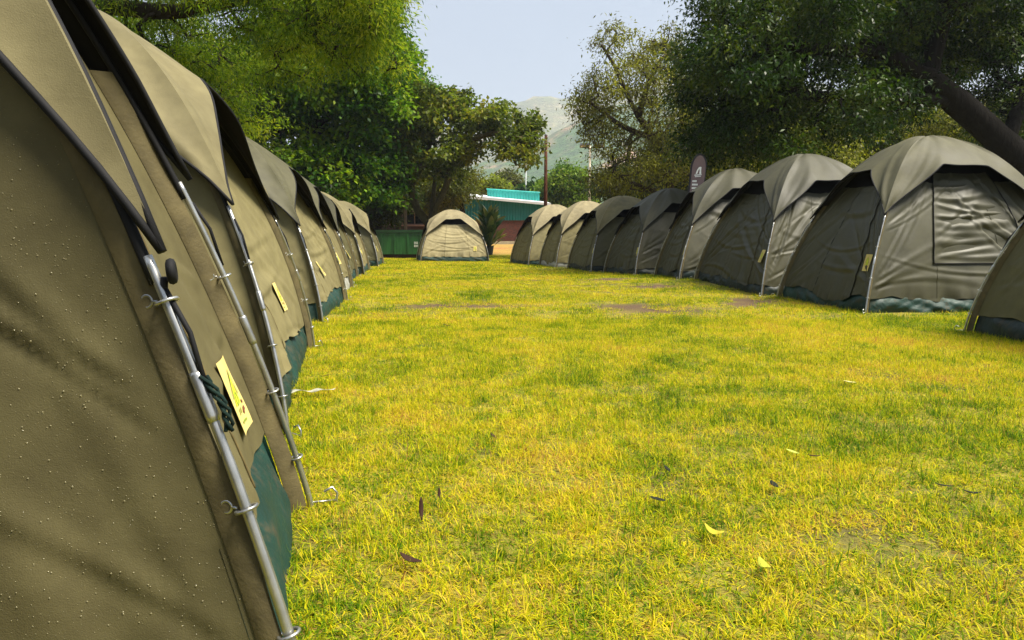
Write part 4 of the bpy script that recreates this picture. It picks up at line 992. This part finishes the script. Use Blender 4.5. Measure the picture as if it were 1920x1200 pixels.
tree('olive_tree', 'mid green tree behind the dark evergreen, right of the fourth tent', (15.498, 30, 0.0),
  [(15.498, 30, 0.0), (15.54, 30, 1.93), (15.19, 30, 4.04), (15.25, 30, 6.12)], [],
  [(14.31, 28.9, 5.24, 1.6, 2.0, 1.15), (16.08, 29.63, 5.68, 1.83, 2.0, 1.26), (17.88, 30.37, 5.46, 1.6, 2.0, 1.15), (12.06, 31.1, 5.68, 1.6, 2.0, 1.37), (10.25, 29.27, 6.12, 1.37, 2.0, 1.37), (15.26, 30.0, 4.37, 1.37, 2.0, 0.57)],
  450, 85, (0.17, 0.08), 0.5, [(0.018, 0.03, 0.007), (0.035, 0.052, 0.01), (0.06, 0.08, 0.014), (0.1, 0.11, 0.02)], BARK_D, 142, trunk_r=.2)
tree('yellowing_tree', 'yellowing tree at the right edge behind the leaning trunk', (17.139, 24, 0.0),
  [(17.139, 24, 0.0), (17.14, 24, 1.7), (16.84, 24, 3.26), (16.85, 24, 4.79)], [],
  [(16.63, 23.12, 4.44, 0.66, 1.6, 0.73), (17.23, 23.71, 4.79, 0.92, 1.6, 0.92), (16.08, 24.29, 4.7, 0.66, 1.6, 0.73), (15.01, 24.88, 4.62, 0.73, 1.6, 0.66), (17.92, 23.41, 4.01, 0.92, 1.6, 1.1)],
  330, 85, (0.14, 0.06), 0.42, [(0.05, 0.06, 0.014), (0.1, 0.11, 0.018), (0.16, 0.16, 0.025), (0.24, 0.22, 0.035)], BARK_D, 143, trunk_r=.2)


# broad-leaved plant in a black pot beside the end tent
def potted_plant():
    x, y = -1.2, 34.0; z = gzf(x, y)
    o = empty('potted_plant', (x, y, z), 0, 'tall broad-leaved plant in black pot between the pale end tent and the hall', 'plant')
    mb = MB(); mb.tube([(x + .08, y, z), (x + .08, y, z + .08), (x + .08, y, z + .42), (x + .08, y, z + .46)], [.17, .19, .24, .26], 14); mb.build('pot', plain('pot black', (.012, .011, .011), .6), o)
    rng = random.Random(9); stems = MB(); lm = leaf_mat('banana leaf', .25, .3, .5)
    protos = []
    for k in range(5):
        V, F, c = [], [], []
        n = 7; L = .62 + .08 * k; wd = .15 + .015 * k
        for i in range(n):
            f = i / (n - 1); w = wd * (math.sin(math.pi * min(1, f * .92 + .08)) ** .7) * (1 - .25 * f); zz = -.10 * f * f * (1 + .3 * k)
            V += [(-w, L * f, zz + .25 * w), (0, L * f, zz), (w, L * f, zz + .25 * w)]
        for i in range(n - 1):
            for j in (0, 1): F.append((i * 3 + j, i * 3 + j + 1, i * 3 + j + 4, i * 3 + j + 3))
        g = [(.03, .075, .02), (.05, .10, .025), (.09, .13, .03), (.02, .055, .018), (.14, .16, .05)][k]
        protos.append(np_mesh('leaf', np.array(V), np.array(F), np.array([g] * len(V))))
        protos[-1].materials.append(lm)
    inv = Matrix.Translation(o.location).inverted()
    for k in range(80):
        a = rng.uniform(0, 6.28); f = rng.random(); hh = .5 + 1.45 * f; rr = rng.uniform(.05, .40) * (1.15 - .55 * abs(f - .4))
        p = Vector((x + .08 + rr * math.cos(a), y + rr * math.sin(a), z + hh))
        stems.tube([(x + .08 + .05 * math.cos(a), y + .05 * math.sin(a), z + .4), (x + .08 + .5 * rr * math.cos(a), y + .5 * rr * math.sin(a), z + .4 + .55 * (hh - .4)), p], [.016, .013, .009], 5)
        l = bpy.data.objects.new('leaf', protos[k % 5]); COL.objects.link(l); l.parent = o; l.matrix_parent_inverse = inv
        l.location = p; l.rotation_euler = (R(rng.uniform(42, 88)), R(rng.uniform(-30, 30)), a - math.pi / 2 + rng.uniform(-.5, .5)); s = rng.uniform(.65, 1.0); l.scale = (s, s, s)
    stems.build('stems', plain('plant stem', (.05, .08, .025), .6), o, True)
potted_plant()
# ================================================================= LAWN
def inside(px, py, poly):
    r = np.zeros(len(px), bool); n = len(poly)
    for i in range(n):
        x0, y0 = poly[i]; x1, y1 = poly[(i + 1) % n]
        c = ((y0 > py) != (y1 > py)) & (px < (x1 - x0) * (py - y0) / (y1 - y0 + 1e-12) + x0)
        r ^= c
    return r

def grass_mat():
    m = bpy.data.materials.new('lawn blades'); m.use_nodes = True; t = m.node_tree; t.nodes.clear()
    out = nd(t, 'ShaderNodeOutputMaterial'); pos = wpos(t)
    at = nd(t, 'ShaderNodeAttribute', attribute_name='Col')
    sep = nd(t, 'ShaderNodeSeparateColor'); t.links.new(at.outputs[0], sep.inputs[0])
    n1 = noise_node(t, 0.55, 4, 0.6, pos, 0.3); n2 = noise_node(t, 3.2, 4, 0.65, pos, 0.4)
    a = nd(t, 'ShaderNodeMath', operation='MULTIPLY_ADD'); t.links.new(n2.outputs[0], a.inputs[0]); a.inputs[1].default_value = 0.9
    t.links.new(n1.outputs[0], a.inputs[2])
    b = nd(t, 'ShaderNodeMath', operation='MULTIPLY_ADD'); t.links.new(sep.outputs[0], b.inputs[0]); b.inputs[1].default_value = 0.75; t.links.new(a.outputs[0], b.inputs[2])
    c = nd(t, 'ShaderNodeMath', operation='MULTIPLY_ADD'); t.links.new(b.outputs[0], c.inputs[0]); c.inputs[1].default_value = 1.5; c.inputs[2].default_value = -1.58
    r = ramp(t, [(0.0, (0.05, 0.13, 0.004)), (0.22, (0.16, 0.28, 0.006)), (0.44, (0.47, 0.48, 0.008)), (0.64, (0.72, 0.60, 0.012)), (0.84, (0.64, 0.48, 0.06)), (1.0, (0.40, 0.20, 0.05))], c.outputs[0])
    col = mixc(t, r.outputs[0], (0.34, 0.17, 0.055), sep.outputs[1])
    br = mixc(t, (0, 0, 0), col, sep.outputs[2])
    d = nd(t, 'ShaderNodeBsdfPrincipled'); d.inputs['Roughness'].default_value = .6; d.inputs['Specular IOR Level'].default_value = .08
    tr = nd(t, 'ShaderNodeBsdfTranslucent'); mx = nd(t, 'ShaderNodeMixShader'); mx.inputs[0].default_value = .45
    t.links.new(br, d.inputs['Base Color']); t.links.new(br, tr.inputs[0])
    t.links.new(d.outputs[0], mx.inputs[1]); t.links.new(tr.outputs[0], mx.inputs[2]); t.links.new(mx.outputs[0], out.inputs[0])
    return m
GRASS = grass_mat()

def turf(name, n, size, hgt, wid, seg, seed):
    """a mat of lawn blades; Col = (shade, dead, brightness)"""
    rng = np.random.default_rng(seed)
    nt_ = max(12, n // 14); TC = rng.uniform(-size / 2, size / 2, (nt_, 2)); ti = rng.integers(0, nt_, n)
    loose = rng.random(n) < .35
    off = rng.normal(size=(n, 2)) * size * .035; P = TC[ti] + off
    P[loose] = rng.uniform(-size * .55, size * .55, (loose.sum(), 2))
    th = rng.uniform(.75, 1.3, nt_)[ti]; tint0 = rng.random(nt_)[ti]
    az = np.arctan2(off[:, 1], off[:, 0]) + rng.normal(size=n) * .8; az[loose] = rng.uniform(0, 6.283, loose.sum())
    lean = np.abs(rng.normal(.8, .42, n)); h = hgt * rng.uniform(.45, 1.2, n) * th; wd = wid * rng.uniform(.6, 1.3, n)
    dx, dy = np.cos(az), np.sin(az); sx, sy = -dy, dx
    k = np.linspace(0, 1, seg + 1); V = []
    curl = rng.normal(.55, .65, n)
    for j in k:
        ang = lean + curl * j * 1.3
        x = P[:, 0] + dx * h * j * np.sin(ang) * 1.1; y = P[:, 1] + dy * h * j * np.sin(ang) * 1.1; z = np.maximum(h * j * np.cos(np.minimum(ang, 1.75)), -.004) + .002
        w = wd * (1 - j ** 1.5 * .92) / 2
        V.append(np.stack([x + sx * w, y + sy * w, z], -1)); V.append(np.stack([x - sx * w, y - sy * w, z], -1))
    V = np.stack(V, 1); m = 2 * (seg + 1)
    F = np.array([[2 * j, 2 * j + 1, 2 * j + 3, 2 * j + 2] for j in range(seg)])
    FF = (F[None] + (np.arange(n) * m)[:, None, None]).reshape(-1, 4)
    col = np.stack([np.clip(.55 * tint0 + .45 * rng.random(n), 0, 1), (rng.random(n) < .09) * rng.uniform(.4, 1, n), rng.uniform(.8, 1.15, n)], -1)
    me = np_mesh(name, V.reshape(-1, 3), FF, np.repeat(col, m, 0)); me.materials.append(GRASS)
    return bpy.data.objects.new(name, me)

def scatter(name, tufts, P, S, label=None):
    """one lawn object: turf mats set on points by a geometry node tree"""
    lib = bpy.data.collections.new(name + ' mats')
    for o in tufts: lib.objects.link(o)
    rng = np.random.default_rng(len(P))
    me = bpy.data.meshes.new(name); me.vertices.add(len(P)); me.vertices.foreach_set('co', P.astype(np.float32).ravel())
    for nm, arr, ty in (('scl', S, 'FLOAT'), ('rot', rng.uniform(0, 6.283, len(P)), 'FLOAT'), ('idx', rng.integers(0, len(tufts), len(P)), 'INT')):
        a = me.attributes.new(nm, ty, 'POINT'); a.data.foreach_set('value', np.asarray(arr, np.float32 if ty == 'FLOAT' else np.int32))
    o = bpy.data.objects.new(name, me); COL.objects.link(o); o['kind'] = 'stuff'
    ng = bpy.data.node_groups.new(name, 'GeometryNodeTree')
    ng.interface.new_socket('Geometry', in_out='INPUT', socket_type='NodeSocketGeometry'); ng.interface.new_socket('Geometry', in_out='OUTPUT', socket_type='NodeSocketGeometry')
    N = ng.nodes; gi = N.new('NodeGroupInput'); go = N.new('NodeGroupOutput')
    ip = N.new('GeometryNodeInstanceOnPoints'); ci = N.new('GeometryNodeCollectionInfo')
    ci.inputs[0].default_value = lib; ci.inputs[1].default_value = True; ci.inputs[2].default_value = True
    def attr(nm, ty):
        a = N.new('GeometryNodeInputNamedAttribute'); a.data_type = ty; a.inputs[0].default_value = nm; return [q for q in a.outputs if q.enabled][0]
    rx = N.new('ShaderNodeCombineXYZ'); ng.links.new(attr('rot', 'FLOAT'), rx.inputs[2])
    ng.links.new(gi.outputs[0], ip.inputs[0]); ng.links.new(ci.outputs[0], ip.inputs['Instance'])
    ip.inputs['Pick Instance'].default_value = True
    ng.links.new(attr('idx', 'INT'), ip.inputs['Instance Index']); ng.links.new(rx.outputs[0], ip.inputs['Rotation'])
    sx = N.new('ShaderNodeCombineXYZ'); sc = attr('scl', 'FLOAT')
    sx.inputs[0].default_value = 1; sx.inputs[1].default_value = 1; ng.links.new(sc, sx.inputs[2])
    ng.links.new(sx.outputs[0], ip.inputs['Scale'])
    ng.links.new(ip.outputs[0], go.inputs[0])
    md = o.modifiers.new('scatter', 'NODES'); md.node_group = ng
    return o

def lawn():
    rng = np.random.default_rng(77)
    foot = [t.ctr + (t.c - t.ctr) * .88 for t, o in TENTS]
    def points(y0, y1, step, x0, x1):
        xs = np.arange(x0, x1, step); ys = np.arange(y0, y1, step); X, Y = np.meshgrid(xs, ys)
        P = np.stack([X.ravel(), Y.ravel()], -1) + rng.uniform(-.45, .45, (X.size, 2)) * step
        keep = (P[:, 0] > -.82 * P[:, 1] - 1.6) & (P[:, 0] < .82 * P[:, 1] + 2.2)
        for f in foot: keep &= ~inside(P[:, 0], P[:, 1], f)
        return P[keep]
    def thin(P, p):
        b = np.zeros(len(P))
        for (x, y, rx, ry) in BARE:
            b = np.maximum(b, np.exp(-(((P[:, 0] - x) / rx) ** 2 + ((P[:, 1] - y) / ry) ** 2) ** 1.5))
        return P[rng.random(len(P)) > b * p], None
    near = [turf('turf', 950, .34, .040, .0027, 4, 200 + k) for k in range(10)]
    P, _ = thin(points(.35, 7.0, .205, -5, 7.5), .93)
    s = .75 + .5 * rng.random(len(P))
    scatter('lawn_grass', near, np.concatenate([P, gz(P[:, 0], P[:, 1])[:, None]], 1), s)
    mid = [turf('turf', 900, .5, .042, .0042, 3, 300 + k) for k in range(8)]
    P, _ = thin(points(6.9, 15.0, .36, -6, 9), .93)
    scatter('lawn_grass', mid, np.concatenate([P, gz(P[:, 0], P[:, 1])[:, None]], 1), .75 + .5 * rng.random(len(P)))
    far = [turf('turf', 1900, 1.2, .045, .010, 2, 400 + k) for k in range(6)]
    P, _ = thin(points(14.8, 34.5, .8, -12, 13), .7)
    scatter('lawn_grass', far, np.concatenate([P, gz(P[:, 0], P[:, 1])[:, None]], 1), .7 + .5 * rng.random(len(P)))
lawn()

# ================================================================= LITTER ON THE LAWN
def leaf_on_lawn(x, y, L, W, rz, tilt, col, label, curl=.3, z=.03):
    m, t, b = mat('fallen leaf'); b.inputs['Base Color'].default_value = (*col, 1); b.inputs['Roughness'].default_value = .85; b.inputs['Specular IOR Level'].default_value = .15
    n = 6; V = []; F = []
    for i in range(n):
        f = i / (n - 1); w = W / 2 * math.sin(math.pi * (.06 + .9 * f)) ** .8
        for s in (-1, 0, 1): V.append((s * w, L * (f - .5), curl * L * (f - .5) ** 2 + abs(s) * w * .35))
    for i in range(n - 1):
        for j in (0, 1): F.append((i * 3 + j, i * 3 + j + 1, i * 3 + j + 4, i * 3 + j + 3))
    me = np_mesh('fallen_leaf', np.array(V), np.array(F)); me.materials.append(m)
    o = bpy.data.objects.new('fallen_leaf', me); COL.objects.link(o)
    md = o.modifiers.new('thickness', 'SOLIDIFY'); md.thickness = .0012
    o.location = (x, y, gzf(x, y) + z); o.rotation_euler = (R(tilt), 0, R(rz))
    tag(o, label, 'leaf', 'fallen leaves on the lawn')
DK = (.035, .017, .011); BK = (.014, .017, .011)
leaf_on_lawn(-0.257, 1.904, 0.0638, 0.0126, 10, 62, DK, 'dark brown leaf standing upright in the grass, bottom centre', 0.5, .045)
leaf_on_lawn(-0.219, 2.028, 0.0298, 0.0084, 5, 60, DK, 'small dark brown leaf upright in the grass above the larger upright leaf', 0.5, .045)
leaf_on_lawn(0.434, 2.011, 0.0467, 0.021, 70, 8, BK, 'blackish green leaf lying flat in the grass, right of centre', 0.3)
leaf_on_lawn(1.408, 2.067, 0.051, 0.0154, 80, 6, BK, 'black curled leaf lying near the right edge of the lawn', 0.6)
leaf_on_lawn(-0.246, 1.613, 0.0638, 0.021, 60, 6, DK, 'dark leaf scrap lying low in the grass at bottom left of centre', 0.6)
leaf_on_lawn(0.53, 1.771, 0.051, 0.0294, 60, 14, (.34,.29,.025), 'bright yellow leaf on the lawn, the larger of two', 1.3)
leaf_on_lawn(0.597, 1.583, 0.0382, 0.0252, 20, 14, (.28,.30,.03), 'small yellow-green leaf below the larger yellow leaf', 1.3)
leaf_on_lawn(1.026, 2.486, 0.0467, 0.0182, 50, 10, (.36,.42,.07), 'pale green leaf lying on the lawn, right half', 0.3)
leaf_on_lawn(1.837, 3.742, 0.0638, 0.0224, 85, 8, (.60,.55,.25), 'cream coloured leaf lying on the lawn toward the right tents', 0.3)
leaf_on_lawn(0.829, 2.139, 0.034, 0.021, 20, 20, BK, 'small black leaf standing between the pale green and yellow leaves', 0.5)
leaf_on_lawn(1.083, 2.437, 0.0425, 0.0112, 85, 5, DK, 'thin dark leaf beside the pale green leaf', 0.4)
leaf_on_lawn(-0.074, 2.688, 0.0382, 0.014, 40, 20, DK, 'dark leaf in the middle of the lawn', 0.5)
leaf_on_lawn(-1.07, 3.961, 0.0595, 0.0098, -60, 6, DK, 'dark twig-like leaf behind the plastic strip', 0.2)
leaf_on_lawn(1.361, 2.13, 0.0467, 0.0126, 70, 5, BK, 'thin black leaf left of the curled black leaf', 0.4)
leaf_on_lawn(0.525, 2.294, 0.0298, 0.014, 30, 25, BK, 'tiny black leaf right of the lawn centre', 0.4)
leaf_on_lawn(-0.585, 6.229, 0.085, 0.021, 50, 5, DK, 'dark leaf far up the lawn left of centre', 0.3)


def plastic_strip():
    x, y = (-1.02, 3.496, 0.0)[:2]; z = gzf(x, y) + .035
    rng = random.Random(3); V = []; F = []; n = 22
    for i in range(n):
        f = i / (n - 1); u = (f - .5) * .215; v = .012 * math.sin(5 * f) + (.05 * max(0, f - .82) / .18)
        for s in (-1, 1): V.append((x + u, y + v + s * (.017 + .006 * math.sin(9 * f)), z + .008 * math.sin(11 * f + s) + .012 * f))
    for i in range(n - 1): F.append((2 * i, 2 * i + 2, 2 * i + 3, 2 * i + 1))
    m, t, b = mat('milky plastic'); b.inputs['Base Color'].default_value = (.55, .55, .44, 1); b.inputs['Roughness'].default_value = .3; b.inputs['Transmission Weight'].default_value = .25
    o = link('plastic_strip', np_mesh('plastic_strip', np.array(V), np.array(F)), m); md = o.modifiers.new('thickness', 'SOLIDIFY'); md.thickness = .001
    tag(o, 'crumpled strip of milky white plastic on the grass near the second left tent', 'litter')
plastic_strip()

# ================================================================= AIR
def haze():
    m = bpy.data.materials.new('rain haze'); m.use_nodes = True; t = m.node_tree; t.nodes.clear()
    out = nd(t, 'ShaderNodeOutputMaterial'); v = nd(t, 'ShaderNodeVolumePrincipled')
    v.inputs['Color'].default_value = (.80, .89, 1.0, 1); v.inputs['Density'].default_value = 0.00038; v.inputs['Anisotropy'].default_value = .2
    t.links.new(v.outputs[0], out.inputs['Volume'])
    mb = MB(); mb.box((0, 1500, 230), (6200, 3200, 465)); o = mb.build('haze', m); tag(o, kind='stuff'); o.display_type = 'WIRE'
haze()
